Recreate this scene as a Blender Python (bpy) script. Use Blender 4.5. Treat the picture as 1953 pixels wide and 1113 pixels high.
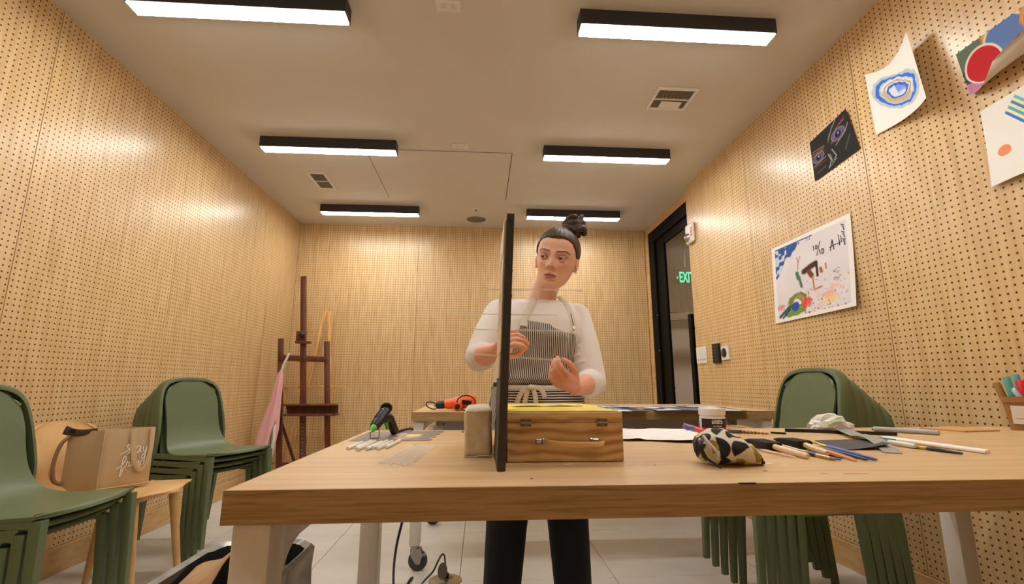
import bpy, bmesh, math, random
import numpy as np
from math import sin, cos, pi, radians, sqrt
from mathutils import Vector, Matrix
from mathutils.bvhtree import BVHTree

for _o in list(bpy.data.objects):
    bpy.data.objects.remove(_o)
SC = bpy.context.scene
COL = SC.collection
random.seed(7)
RNG = np.random.default_rng(7)

# ------------------------------------------------------------------ camera, world, exposure
CAMZ = 0.95
cd = bpy.data.cameras.new('camera')
cam = bpy.data.objects.new('camera', cd)
COL.objects.link(cam)
cam.location = (0, 0, CAMZ)
cam.rotation_euler = (radians(90 + 11.0), 0, radians(-3.8))
cd.sensor_width = 36.0
cd.lens = 900.0 / 1953.0 * 36.0
cd.clip_start = 0.02
cd.clip_end = 60
SC.camera = cam

wd = bpy.data.worlds.new('world')
SC.world = wd
wd.use_nodes = True
wd.node_tree.nodes['Background'].inputs[0].default_value = (1.0, 0.9, 0.78, 1)
wd.node_tree.nodes['Background'].inputs[1].default_value = 0.05

SC.view_settings.view_transform = 'Standard'
SC.view_settings.look = 'None'
SC.view_settings.gamma = 1.0
SC.view_settings.use_curve_mapping = False
SC.view_settings.exposure = 0.0
LAMP = 52.0            # strength of the ceiling lamps' lenses
LAMP_COL = (1.0, 1.0, 0.95)

# ------------------------------------------------------------------ colours and materials
def lin(r, g, b):
    out = []
    for c in (r, g, b):
        c = c / 255.0
        out.append(c / 12.92 if c <= 0.04045 else ((c + 0.055) / 1.055) ** 2.4)
    return tuple(out)

def lin4(c):
    return lin(*c) + (1.0,)

def new_mat(name):
    m = bpy.data.materials.new(name)
    m.use_nodes = True
    nt = m.node_tree
    return m, nt, nt.nodes['Principled BSDF']

def N(nt, kind, **kw):
    n = nt.nodes.new(kind)
    for k, v in kw.items():
        setattr(n, k, v)
    return n

def plain(name, c, rough=0.5, metal=0.0, spec=0.5, bump=0.0, bscale=200.0, var=0.0, trans=0.0, alpha=1.0, sheen=0.0):
    """one colour with a faint noise in tone and relief"""
    m, nt, b = new_mat(name)
    L = nt.links
    b.inputs['Roughness'].default_value = rough
    b.inputs['Metallic'].default_value = metal
    b.inputs['Specular IOR Level'].default_value = spec
    b.inputs['Base Color'].default_value = lin4(c)
    if trans:
        b.inputs['Transmission Weight'].default_value = trans
    if alpha < 1:
        b.inputs['Alpha'].default_value = alpha
    if sheen:
        b.inputs['Sheen Weight'].default_value = sheen
    tc = N(nt, 'ShaderNodeTexCoord')
    no = N(nt, 'ShaderNodeTexNoise')
    no.inputs['Scale'].default_value = bscale
    no.inputs['Detail'].default_value = 3
    L.new(tc.outputs['Object'], no.inputs['Vector'])
    v = var if var else 0.02
    hs = N(nt, 'ShaderNodeHueSaturation')
    hs.inputs['Color'].default_value = lin4(c)
    mr = N(nt, 'ShaderNodeMapRange')
    mr.inputs[1].default_value = 0.3
    mr.inputs[2].default_value = 0.7
    mr.inputs[3].default_value = 1 - v
    mr.inputs[4].default_value = 1 + v
    L.new(no.outputs[0], mr.inputs[0])
    L.new(mr.outputs[0], hs.inputs['Value'])
    L.new(hs.outputs[0], b.inputs['Base Color'])
    if bump:
        bp = N(nt, 'ShaderNodeBump')
        bp.inputs['Strength'].default_value = bump
        bp.inputs['Distance'].default_value = 0.002
        L.new(no.outputs[0], bp.inputs['Height'])
        L.new(bp.outputs[0], b.inputs['Normal'])
    return m

def ramp(nt, fac, stops):
    r = N(nt, 'ShaderNodeValToRGB')
    e = r.color_ramp.elements
    while len(e) < len(stops):
        e.new(0.5)
    for k, (p, c) in enumerate(stops):
        e[k].position = p
        e[k].color = lin4(c)
    nt.links.new(fac, r.inputs[0])
    return r.outputs[0]

def wood(name, dark, mid, light, stretch=(1.2, 14, 14), scale=3.0, rough=0.45, spec=0.4, rings=0.0, rot=(0, 0, 0)):
    m, nt, b = new_mat(name)
    L = nt.links
    tc = N(nt, 'ShaderNodeTexCoord')
    mp = N(nt, 'ShaderNodeMapping')
    mp.inputs['Scale'].default_value = stretch
    mp.inputs['Rotation'].default_value = rot
    L.new(tc.outputs['Object'], mp.inputs['Vector'])
    no = N(nt, 'ShaderNodeTexNoise')
    no.inputs['Scale'].default_value = scale
    no.inputs['Detail'].default_value = 6
    no.inputs['Roughness'].default_value = 0.62
    no.inputs['Distortion'].default_value = 0.4
    L.new(mp.outputs[0], no.inputs['Vector'])
    fac = no.outputs[0]
    if rings:
        wv = N(nt, 'ShaderNodeTexWave', wave_type='BANDS', bands_direction='Z')
        wv.inputs['Scale'].default_value = rings
        wv.inputs['Distortion'].default_value = 6.0
        wv.inputs['Detail'].default_value = 2
        wv.inputs['Detail Scale'].default_value = 1.2
        mp2 = N(nt, 'ShaderNodeMapping')
        mp2.inputs['Scale'].default_value = (0.45, 1, 1)
        L.new(tc.outputs['Object'], mp2.inputs['Vector'])
        L.new(mp2.outputs[0], wv.inputs['Vector'])
        mx = N(nt, 'ShaderNodeMix')
        mx.inputs[0].default_value = 0.26
        L.new(no.outputs[0], mx.inputs[2])
        L.new(wv.outputs[1], mx.inputs[3])
        fac = mx.outputs[0]
    L.new(ramp(nt, fac, [(0.28, dark), (0.5, mid), (0.74, light)]), b.inputs['Base Color'])
    b.inputs['Roughness'].default_value = rough
    b.inputs['Specular IOR Level'].default_value = spec
    bp = N(nt, 'ShaderNodeBump')
    bp.inputs['Strength'].default_value = 0.15
    bp.inputs['Distance'].default_value = 0.001
    L.new(no.outputs[0], bp.inputs['Height'])
    L.new(bp.outputs[0], b.inputs['Normal'])
    return m

def peg_mat(name, pitch=0.0282, R=0.15):
    """veneered board with a square grid of drilled holes; UV is in metres on each panel"""
    m, nt, b = new_mat(name)
    L = nt.links
    uv = N(nt, 'ShaderNodeUVMap')
    # grain
    mp = N(nt, 'ShaderNodeMapping')
    mp.inputs['Scale'].default_value = (16, 1.1, 1)
    L.new(uv.outputs[0], mp.inputs['Vector'])
    no = N(nt, 'ShaderNodeTexNoise')
    no.inputs['Scale'].default_value = 2.2
    no.inputs['Detail'].default_value = 7
    no.inputs['Roughness'].default_value = 0.6
    no.inputs['Distortion'].default_value = 0.8
    L.new(mp.outputs[0], no.inputs['Vector'])
    mp3 = N(nt, 'ShaderNodeMapping')
    mp3.inputs['Scale'].default_value = (5.0, 0.7, 1)
    L.new(uv.outputs[0], mp3.inputs['Vector'])
    n3 = N(nt, 'ShaderNodeTexNoise')
    n3.inputs['Scale'].default_value = 1.0
    n3.inputs['Detail'].default_value = 2
    L.new(mp3.outputs[0], n3.inputs['Vector'])
    sn = N(nt, 'ShaderNodeMath', operation='MULTIPLY')
    sn.inputs[1].default_value = 16.0
    L.new(n3.outputs[0], sn.inputs[0])
    fr = N(nt, 'ShaderNodeMath', operation='PINGPONG')
    fr.inputs[1].default_value = 1.0
    L.new(sn.outputs[0], fr.inputs[0])
    mx = N(nt, 'ShaderNodeMix')
    mx.inputs[0].default_value = 0.16
    L.new(no.outputs[0], mx.inputs[2])
    L.new(fr.outputs[0], mx.inputs[3])
    col = ramp(nt, mx.outputs[0], [(0.25, (196, 156, 102)), (0.5, (212, 176, 124)), (0.75, (222, 190, 142))])
    # per panel tone
    oi = N(nt, 'ShaderNodeObjectInfo')
    mr = N(nt, 'ShaderNodeMapRange')
    mr.inputs[3].default_value = 0.95
    mr.inputs[4].default_value = 1.05
    L.new(oi.outputs['Random'], mr.inputs[0])
    hs = N(nt, 'ShaderNodeHueSaturation')
    L.new(mr.outputs[0], hs.inputs['Value'])
    L.new(col, hs.inputs['Color'])
    # holes
    sc = N(nt, 'ShaderNodeVectorMath', operation='SCALE')
    sc.inputs['Scale'].default_value = 1.0 / pitch
    L.new(uv.outputs[0], sc.inputs[0])
    fc = N(nt, 'ShaderNodeVectorMath', operation='FRACTION')
    L.new(sc.outputs[0], fc.inputs[0])
    sb = N(nt, 'ShaderNodeVectorMath', operation='SUBTRACT')
    sb.inputs[1].default_value = (0.5, 0.5, 0)
    L.new(fc.outputs[0], sb.inputs[0])
    ln = N(nt, 'ShaderNodeVectorMath', operation='LENGTH')
    L.new(sb.outputs[0], ln.inputs[0])
    hm = N(nt, 'ShaderNodeMapRange')
    hm.inputs[1].default_value = R - 0.015
    hm.inputs[2].default_value = R + 0.015
    L.new(ln.outputs['Value'], hm.inputs[0])      # 0 inside a hole, 1 on the board
    mc = N(nt, 'ShaderNodeMix', data_type='RGBA')
    L.new(hm.outputs[0], mc.inputs[0])
    mc.inputs[6].default_value = lin4((74, 50, 28))
    L.new(hs.outputs[0], mc.inputs[7])
    L.new(mc.outputs[2], b.inputs['Base Color'])
    b.inputs['Roughness'].default_value = 0.42
    b.inputs['Coat Weight'].default_value = 0.5
    b.inputs['Coat Roughness'].default_value = 0.28
    sp = N(nt, 'ShaderNodeMath', operation='MULTIPLY')
    sp.inputs[1].default_value = 0.45
    L.new(hm.outputs[0], sp.inputs[0])
    L.new(sp.outputs[0], b.inputs['Specular IOR Level'])
    bp = N(nt, 'ShaderNodeBump')
    bp.inputs['Strength'].default_value = 0.4
    bp.inputs['Distance'].default_value = 0.004
    L.new(hm.outputs[0], bp.inputs['Height'])
    L.new(bp.outputs[0], b.inputs['Normal'])
    return m

def attr_mat(name, rough=0.6, bump=0.0, spec=0.3, bscale=300, sheen=0.0, sss=0.0):
    """colour printed or painted on the surface, stored per vertex"""
    m, nt, b = new_mat(name)
    a = N(nt, 'ShaderNodeAttribute', attribute_name='paint')
    nt.links.new(a.outputs['Color'], b.inputs['Base Color'])
    b.inputs['Roughness'].default_value = rough
    b.inputs['Specular IOR Level'].default_value = spec
    if sss:
        b.inputs['Subsurface Weight'].default_value = sss
        b.inputs['Subsurface Radius'].default_value = (0.008, 0.003, 0.0015)
        b.inputs['Subsurface Scale'].default_value = 0.6
    if bump:
        tc = N(nt, 'ShaderNodeTexCoord')
        no = N(nt, 'ShaderNodeTexNoise')
        no.inputs['Scale'].default_value = bscale
        nt.links.new(tc.outputs['Object'], no.inputs['Vector'])
        bp = N(nt, 'ShaderNodeBump')
        bp.inputs['Strength'].default_value = bump
        bp.inputs['Distance'].default_value = 0.002
        nt.links.new(no.outputs[0], bp.inputs['Height'])
        nt.links.new(bp.outputs[0], b.inputs['Normal'])
    return m

def emit(name, c, s):
    m, nt, b = new_mat(name)
    b.inputs['Base Color'].default_value = c + (1,)
    b.inputs['Emission Color'].default_value = c + (1,)
    b.inputs['Emission Strength'].default_value = s
    return m

M = {}
M['peg'] = peg_mat('perforated_maple')
M['ply'] = wood('plain_maple', (190, 148, 96), (207, 168, 115), (217, 182, 132), (3, 3, 12), 2.5, 0.45, 0.4, rot=(0, 0, 0))
M['back'] = plain('dark_backing', (40, 30, 20), 0.9)
M['ceil'] = plain('ceiling_paint', (212, 205, 194), 0.85, spec=0.15, bscale=3, var=0.015)
M['white_plastic'] = plain('white_plastic', (226, 220, 210), 0.4)
M['grille'] = plain('grille_grey', (120, 108, 94), 0.7)
M['gap'] = plain('gap_dark', (60, 50, 40), 0.9)
M['tile'] = plain('porcelain_tile', (203, 198, 191), 0.42, spec=0.4, bscale=5, var=0.05)
M['grout'] = plain('grout', (128, 118, 107), 0.9)
M['black_metal'] = plain('black_metal', (7, 7, 7), 0.55, spec=0.12)
M['house'] = plain('lamp_housing', (52, 50, 50), 0.5, spec=0.4)
M['lens'] = emit('lamp_lens', LAMP_COL, LAMP)
M['steel'] = plain('steel', (180, 176, 170), 0.28, metal=1.0)
M['dark_steel'] = plain('dull_steel', (120, 116, 110), 0.4, metal=1.0)
M['white_metal'] = plain('white_powder_coat', (222, 214, 204), 0.38)
M['grey_metal'] = plain('grey_powder_coat', (150, 144, 138), 0.5)
M['oak'] = wood('oak_laminate', (192, 154, 108), (208, 172, 126), (219, 187, 143), (0.9, 12, 12), 2.4, 0.36, 0.45)
M['oak_shaded'] = wood('shaded_oak_edge', (134, 100, 60), (173, 138, 94), (191, 157, 111), (2.6, 20, 70), 2.6, 0.45, 0.35)  # darker copy of the oak: shade on the table edges put into the colour
M['green'] = plain('green_plastic', (94, 105, 72), 0.42, spec=0.45, bscale=60, var=0.03)
M['beech'] = wood('beech_shell', (190, 142, 86), (207, 162, 106), (217, 176, 120), (3, 3, 3), 2.0, 0.45, 0.4)
M['rubber'] = plain('grey_rubber', (62, 62, 62), 0.7)
M['black_plastic'] = plain('black_plastic', (17, 17, 17), 0.42)
M['black_cord'] = plain('black_cord', (22, 20, 20), 0.5)
M['dark_wood'] = wood('mahogany_stain', (70, 32, 20), (98, 50, 32), (120, 66, 44), (10, 10, 1.2), 3, 0.4, 0.4)
M['pine'] = wood('pale_pine', (190, 138, 80), (208, 160, 102), (222, 180, 124), (10, 10, 1.5), 3, 0.5, 0.3)
M['paper'] = plain('white_paper', (232, 228, 222), 0.8, spec=0.2)
M['paint'] = attr_mat('painted_paper', 0.75)
M['print'] = attr_mat('printed_sheet', 0.4)
M['cloth_print'] = attr_mat('printed_cloth', 0.8, 0.3)
M['orange'] = plain('orange_plastic', (240, 92, 34), 0.4)
M['lime'] = plain('lime_plastic', (96, 190, 54), 0.4)

# ------------------------------------------------------------------ mesh builder
WM = {}          # world matrix of every parent made here

class MB:
    def __init__(s):
        s.v = []
        s.f = []
        s.uv = None

    def add(s, verts, faces):
        o = len(s.v)
        s.v.extend([tuple(p) for p in verts])
        s.f.extend([tuple(i + o for i in f) for f in faces])
        return s

    def bm(s, bm, mat=None):
        if mat is not None:
            bmesh.ops.transform(bm, matrix=mat, verts=bm.verts)
        bm.verts.index_update()
        s.add([v.co[:] for v in bm.verts], [[v.index for v in f.verts] for f in bm.faces])
        bm.free()
        return s

    def box(s, c, d, bev=0.0, seg=2, rot=None):
        bm = bmesh.new()
        bmesh.ops.create_cube(bm, size=1.0)
        bmesh.ops.scale(bm, vec=d, verts=bm.verts)
        if bev:
            bmesh.ops.bevel(bm, geom=bm.edges[:], offset=bev, segments=seg, affect='EDGES', profile=0.5)
        mt = Matrix.Translation(c)
        if rot is not None:
            mt = mt @ rot.to_4x4()
        return s.bm(bm, mt)

    def bx(s, x0, x1, y0, y1, z0, z1, bev=0.0, seg=2):
        return s.box(((x0 + x1) / 2, (y0 + y1) / 2, (z0 + z1) / 2), (abs(x1 - x0), abs(y1 - y0), abs(z1 - z0)), bev, seg)

    def bar(s, p, q, w, t, up=(0, 0, 1), bev=0.0):
        """rectangular bar from p to q, width w across, thickness t along up"""
        p, q = Vector(p), Vector(q)
        z = (q - p)
        ln = z.length
        z.normalize()
        u = Vector(up)
        x = u.cross(z)
        if x.length < 1e-4:
            x = Vector((1, 0, 0)).cross(z)
        x.normalize()
        y = z.cross(x)
        rot = Matrix((x, y, z)).transposed()
        return s.box((p + q) / 2, (w, t, ln), bev, 2, rot)

    def loft(s, rings, caps=True, closed=True):
        n = len(rings[0])
        o = len(s.v)
        fs = []
        for r in rings:
            s.v.extend([tuple(p) for p in r])
        m = n if closed else n - 1
        for k in range(len(rings) - 1):
            for i in range(m):
                j = (i + 1) % n
                fs.append((o + k * n + i, o + k * n + j, o + (k + 1) * n + j, o + (k + 1) * n + i))
        if caps and closed:
            fs.append(tuple(o + i for i in reversed(range(n))))
            fs.append(tuple(o + (len(rings) - 1) * n + i for i in range(n)))
        s.f.extend(fs)
        return s

    def tube(s, pts, r, n=10, caps=True, sx=1.0, sy=1.0, up=None):
        pts = [Vector(p) for p in pts]
        k = len(pts)
        rs = r if isinstance(r, (list, tuple)) else [r] * k
        tg = []
        for i in range(k):
            a = pts[max(0, i - 1)]
            b = pts[min(k - 1, i + 1)]
            t = (b - a)
            t.normalize()
            tg.append(t)
        x = Vector(up) if up else (Vector((0, 0, 1)) if abs(tg[0].z) < 0.9 else Vector((1, 0, 0)))
        rings = []
        for i in range(k):
            x = x - tg[i] * x.dot(tg[i])
            x.normalize()
            y = tg[i].cross(x)
            rings.append([pts[i] + x * (cos(2 * pi * j / n) * rs[i] * sx) + y * (sin(2 * pi * j / n) * rs[i] * sy) for j in range(n)])
        return s.loft(rings, caps)

    def cap(s, p, q, r0, r1=None, n=14):
        """tapered capsule (cone with balls at the ends), for remeshing"""
        r1 = r0 if r1 is None else r1
        p, q = Vector(p), Vector(q)
        s.tube([p, q], [r0, r1], n)
        s.ball(p, r0, n, 8)
        s.ball(q, r1, n, 8)
        return s

    def chain(s, pts, rs, n=14):
        for i in range(len(pts) - 1):
            s.cap(pts[i], pts[i + 1], rs[i], rs[i + 1], n)
        return s

    def ball(s, c, r, nu=16, nv=10, rot=None):
        r = (r, r, r) if not isinstance(r, (tuple, list)) else r
        bm = bmesh.new()
        bmesh.ops.create_uvsphere(bm, u_segments=nu, v_segments=nv, radius=1.0)
        bmesh.ops.scale(bm, vec=r, verts=bm.verts)
        mt = Matrix.Translation(c)
        if rot is not None:
            mt = mt @ rot.to_4x4()
        return s.bm(bm, mt)

    def lathe(s, prof, c=(0, 0, 0), n=24, rot=None, caps=True):
        rings = []
        for r, z in prof:
            ring = []
            for j in range(n):
                p = Vector((r * cos(2 * pi * j / n), r * sin(2 * pi * j / n), z))
                if rot is not None:
                    p = rot @ p
                ring.append(p + Vector(c))
            rings.append(ring)
        return s.loft(rings, caps)

    def prism(s, poly, d, mat):
        """outline in local xy extruded to z = d, then placed by mat"""
        n = len(poly)
        a = [mat @ Vector((p[0], p[1], 0)) for p in poly]
        b = [mat @ Vector((p[0], p[1], d)) for p in poly]
        return s.loft([a, b])

    def grid(s, P):
        """P: array (nu, nv, 3)"""
        nu, nv = P.shape[:2]
        o = len(s.v)
        s.v.extend([tuple(map(float, p)) for p in P.reshape(-1, 3)])
        for i in range(nu - 1):
            for j in range(nv - 1):
                s.f.append((o + i * nv + j, o + (i + 1) * nv + j, o + (i + 1) * nv + j + 1, o + i * nv + j + 1))
        return s

    def mesh(s, name):
        me = bpy.data.meshes.new(name)
        me.from_pydata(s.v, [], s.f)
        bm = bmesh.new()
        bm.from_mesh(me)
        bmesh.ops.recalc_face_normals(bm, faces=bm.faces)
        bm.to_mesh(me)
        bm.free()
        return me

    def build(s, name, mat, parent=None, smooth=35, local=False, paint=None, keep=False):
        me = s.mesh(name)
        return link_mesh(me, name, mat, parent, smooth, local, paint, keep)

def link_mesh(me, name, mat, parent=None, smooth=35, local=False, paint=None, keep=False):
    if paint is not None:
        at = me.color_attributes.new('paint', 'FLOAT_COLOR', 'POINT')
        c = np.ones((len(me.vertices), 4), np.float32)
        c[:, :3] = paint
        at.data.foreach_set('color', c.ravel())
    if mat is not None:
        me.materials.append(M[mat] if isinstance(mat, str) else mat)
    if smooth:
        me.shade_smooth()
        me.set_sharp_from_angle(angle=radians(smooth))
    o = bpy.data.objects.new(name, me)
    COL.objects.link(o)
    if parent is not None:
        o.parent = parent
        W = WM[parent.name]
        if not local:
            me.transform(W.inverted())
        WM[o.name] = W.copy()
    elif keep:
        WM[o.name] = Matrix.Identity(4)
    else:
        co = np.empty(len(me.vertices) * 3, np.float32)
        me.vertices.foreach_get('co', co)
        co = co.reshape(-1, 3)
        lo, hi = co.min(0), co.max(0)
        c = Vector((float(lo[0] + hi[0]) / 2, float(lo[1] + hi[1]) / 2, float(lo[2])))
        me.transform(Matrix.Translation(-c))
        o.location = c
        WM[o.name] = Matrix.Translation(c)
    return o

def tag(o, label=None, cat=None, group=None, kind=None):
    if label:
        o['label'] = label
    if cat:
        o['category'] = cat
    if group:
        o['group'] = group
    if kind:
        o['kind'] = kind
    return o

def thing(name, label, cat, loc=(0, 0, 0), rz=0.0, group=None):
    o = bpy.data.objects.new(name, None)
    o.empty_display_size = 0.05
    COL.objects.link(o)
    o.location = loc
    o.rotation_euler = (0, 0, rz)
    WM[o.name] = Matrix.Translation(loc) @ Matrix.Rotation(rz, 4, 'Z')
    return tag(o, label, cat, group)

def copy_tree(o, parent=None):
    c = o.copy()
    COL.objects.link(c)
    c.parent = parent
    for ch in list(o.children):
        copy_tree(ch, c)
    return c

def struct(o, label=None, cat=None):
    return tag(o, label, cat, None, 'structure')

def place(root, loc, rz, label=None, group=None):
    root.location = loc
    root.rotation_euler = (0, 0, rz)
    if label:
        root['label'] = label
    if group:
        root['group'] = group
    return root

def bez(pts, n=8):
    """Catmull-Rom through the points"""
    P = [Vector(p) for p in pts]
    P = [P[0] * 2 - P[1]] + P + [P[-1] * 2 - P[-2]]
    out = []
    for i in range(1, len(P) - 2):
        for k in range(n):
            t = k / n
            a, b, c, d = P[i - 1], P[i], P[i + 1], P[i + 2]
            out.append(0.5 * ((2 * b) + (c - a) * t + (2 * a - 5 * b + 4 * c - d) * t * t + (3 * b - a - 3 * c + d) * t ** 3))
    out.append(P[-2])
    return out

def remesh(mb, name, voxel, smooth_it=4, fac=0.5):
    """voxel union of closed shapes, smoothed: one continuous skin"""
    me = mb.mesh(name + '_src')
    o = bpy.data.objects.new(name + '_src', me)
    COL.objects.link(o)
    r = o.modifiers.new('r', 'REMESH')
    r.mode = 'VOXEL'
    r.voxel_size = voxel
    r.use_smooth_shade = True
    sm = o.modifiers.new('s', 'SMOOTH')
    sm.factor = fac
    sm.iterations = smooth_it
    dg = bpy.context.evaluated_depsgraph_get()
    out = bpy.data.meshes.new_from_object(o.evaluated_get(dg))
    out.name = name
    bpy.data.objects.remove(o)
    return out

def verts_of(me):
    co = np.empty(len(me.vertices) * 3, np.float32)
    me.vertices.foreach_get('co', co)
    return co.reshape(-1, 3)

def text_mesh(body, size, mat4, depth=0.0004, bold=0.0, sx=1.0):
    cu = bpy.data.curves.new('t', 'FONT')
    cu.body = body
    cu.size = size
    cu.extrude = depth
    cu.offset = bold
    cu.align_x = 'CENTER'
    cu.align_y = 'CENTER'
    o = bpy.data.objects.new('t', cu)
    COL.objects.link(o)
    dg = bpy.context.evaluated_depsgraph_get()
    me = bpy.data.meshes.new_from_object(o.evaluated_get(dg))
    bpy.data.objects.remove(o)
    me.materials.clear()
    me.transform(mat4 @ Matrix.Diagonal((sx, 1, 1, 1)))
    return me

def frame_mat(o, x, y):
    """matrix with local x, y axes along the given directions and z = x cross y"""
    x = Vector(x).normalized()
    y = Vector(y)
    z = x.cross(y).normalized()
    y = z.cross(x)
    m = Matrix((x, y, z)).transposed().to_4x4()
    m.translation = Vector(o)
    return m
# ================================================================== ROOM
XL, XR, YB, YF, HC = -2.15, 1.95, 5.5, -1.0, 2.82
XD = 2.02            # plane of the glass door, behind the right wall's face

def panel(parent, o, ax, w, h, t, nrm, name='panel', mat='peg', u0=0.0, bev=0.002):
    """board w x h from corner o along ax, thickness t behind the face; UV in metres"""
    o, ax, nrm = Vector(o), Vector(ax), Vector(nrm)
    up = Vector((0, 0, 1))
    vs = []
    for d in (0, -t):
        for a, b in ((0, 0), (w, 0), (w, h), (0, h)):
            vs.append(o + ax * a + up * b + nrm * d)
    me = bpy.data.meshes.new(name)
    fs = [(0, 1, 2, 3), (7, 6, 5, 4), (0, 4, 5, 1), (1, 5, 6, 2), (2, 6, 7, 3), (3, 7, 4, 0)]
    me.from_pydata([v[:] for v in vs], [], fs)
    uvl = me.uv_layers.new(name='UVMap')
    flat = [(0, 0), (w, 0), (w, h), (0, h)]
    for p in me.polygons:
        for li in p.loop_indices:
            vi = me.loops[li].vertex_index
            a, b = flat[vi % 4]
            uvl.data[li].uv = (a + u0, b)
            if p.index >= 2:                      # edges: away from any hole
                uvl.data[li].uv = (u0, b * 0 + 0.0)
    bm = bmesh.new()
    bm.from_mesh(me)
    bmesh.ops.recalc_face_normals(bm, faces=bm.faces)
    bm.to_mesh(me)
    bm.free()
    return link_mesh(me, name, mat, parent, 0)

GAP = 0.002
def panel_wall(name, seams, fixed, axis, nrm, z0=0.135, z1=HC, slab=0.08):
    """a dark backing slab with perforated boards on its face"""
    a0, a1 = seams[0], seams[-1]
    b = MB()
    if axis == 'Y':
        xs = sorted((fixed - nrm * 0.018, fixed - nrm * slab))
        b.bx(xs[0], xs[1], a0, a1, 0, z1)
    else:
        ys = sorted((fixed - nrm * 0.018, fixed - nrm * slab))
        b.bx(a0, a1, ys[0], ys[1], 0, z1)
    w = struct(b.build(name, 'back', smooth=0, keep=True))
    for k in range(len(seams) - 1):
        s0, s1 = seams[k] + GAP, seams[k + 1] - GAP
        if axis == 'Y':
            panel(w, (fixed, s0, z0), (0, 1, 0), s1 - s0, z1 - z0, 0.018, (nrm, 0, 0))
        else:
            panel(w, (s0, fixed, z0), (1, 0, 0), s1 - s0, z1 - z0, 0.018, (0, nrm, 0))
    return w

wall_left = panel_wall('wall_left', [YF, 0.05, 1.15, 2.25, 3.36, 4.45, YB], XL, 'Y', 1)
wall_right = panel_wall('wall_right', [YF, 0.02, 1.07, 2.117, 3.165, 4.17], XR, 'Y', -1)
wall_back = panel_wall('wall_back', [XL, -0.757, 0.632, XD - 0.012], YB, 'X', -1)
wall_front = panel_wall('wall_front', [XL, -0.77, 0.60, XR], YF, 'X', 1)

def board(name, x0, x1, y0, y1, z0, z1, mat='ply', bev=0.003):
    return struct(MB().bx(x0, x1, y0, y1, z0, z1, bev).build(name, mat, smooth=0))

board('baseboard_left', XL - 0.02, XL + 0.008, YF, YB, 0, 0.132)
board('baseboard_right', XR - 0.008, XR + 0.02, YF, 4.17, 0, 0.132)
board('baseboard_back', XL + 0.008, XD, YB - 0.008, YB + 0.02, 0, 0.132)
# the end of the right wall, its plain veneered return, and the strip over the door
board('trim_1', XR + 0.019, XR + 0.16, 4.15, 4.172, 0, HC)
board('trim_2', XD, XD + 0.06, 4.172, YB, 2.735, HC)
board('trim_3', XD - 0.01, XD + 0.04, 5.40, YB - 0.001, 0, 2.735)

# ---- floor: square porcelain tiles
fl = MB().bx(-2.4, 2.6, -1.2, 5.7, -0.08, -0.008)
floor = struct(fl.build('floor', 'grout', smooth=0, keep=True))
TS = 0.775
for i in range(-3, 4):
    for j in range(-5, 5):
        x0 = max(-0.09 + i * TS, XL)
        x1 = min(-0.09 + (i + 1) * TS, 2.45)
        y0 = max(2.55 + j * TS, YF)
        y1 = min(2.55 + (j + 1) * TS, 5.52)
        if x1 - x0 < 0.03 or y1 - y0 < 0.03:
            continue
        MB().bx(x0 + 0.0015, x1 - 0.0015, y0 + 0.0015, y1 - 0.0015, -0.008, 0.0, 0.001, 1).build('floor_tile', 'tile', floor, smooth=0)

# ---- ceiling with an access hatch
ceil = struct(MB().bx(-2.4, 2.15, -1.2, 5.7, HC, HC + 0.1).build('ceiling', 'ceil', smooth=0, keep=True))
MB().bx(-0.955, 0.243, 3.600, 4.625, HC - 0.0012, HC + 0.001).build('hatch_gap', 'gap', ceil, smooth=0)
MB().bx(-0.949, 0.237, 3.604, 4.620, HC - 0.004, HC + 0.001, 0.0008, 1).build('access_hatch', 'ceil', ceil, smooth=0)

# ---- the glass door in its black frame, and what lies beyond it
M['glass'], _nt, _b = new_mat('door_glass')
_b.inputs['Roughness'].default_value = 0.0
_b.inputs['Transmission Weight'].default_value = 1.0
_b.inputs['IOR'].default_value = 1.45
_b.inputs['Base Color'].default_value = (0.92, 0.94, 0.92, 1)

door = MB()
door.bx(XD + 0.0, XD + 0.07, 4.172, 5.40, 2.60, 2.735, 0.003)       # head
door.bx(XD + 0.0, XD + 0.07, 5.23, 5.40, 0.0, 2.60, 0.003)         # jamb
dr = struct(door.build('door_1', 'black_metal', smooth=0, keep=True))
lf = MB()
lf.bx(XD + 0.02, XD + 0.055, 4.99, 5.21, 0.01, 2.595, 0.003)
lf.bx(XD + 0.02, XD + 0.055, 4.172, 4.985, 2.50, 2.595, 0.003)
lf.bx(XD + 0.02, XD + 0.055, 4.172, 4.985, 0.01, 0.12, 0.003)
lf.build('door_stile', 'black_metal', dr, smooth=0)
MB().bx(XD + 0.033, XD + 0.041, 4.175, 4.995, 0.11, 2.51).build('glass_pane', 'glass', dr, smooth=0)
hd = MB()
hd.bx(XD - 0.045, XD - 0.015, 4.29, 4.36, 0.62, 1.60, 0.004)
hd.bx(XD - 0.02, XD + 0.034, 4.31, 4.335, 1.45, 1.48)
hd.bx(XD - 0.02, XD + 0.034, 4.31, 4.335, 0.75, 0.78)
hd.build('door_handle', 'black_metal', dr, smooth=0)
for zz in (1.72, 1.32):
    MB().ball((XD - 0.001, 5.235, zz), 0.006, 10, 6).build('screw', 'steel', dr)

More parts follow.
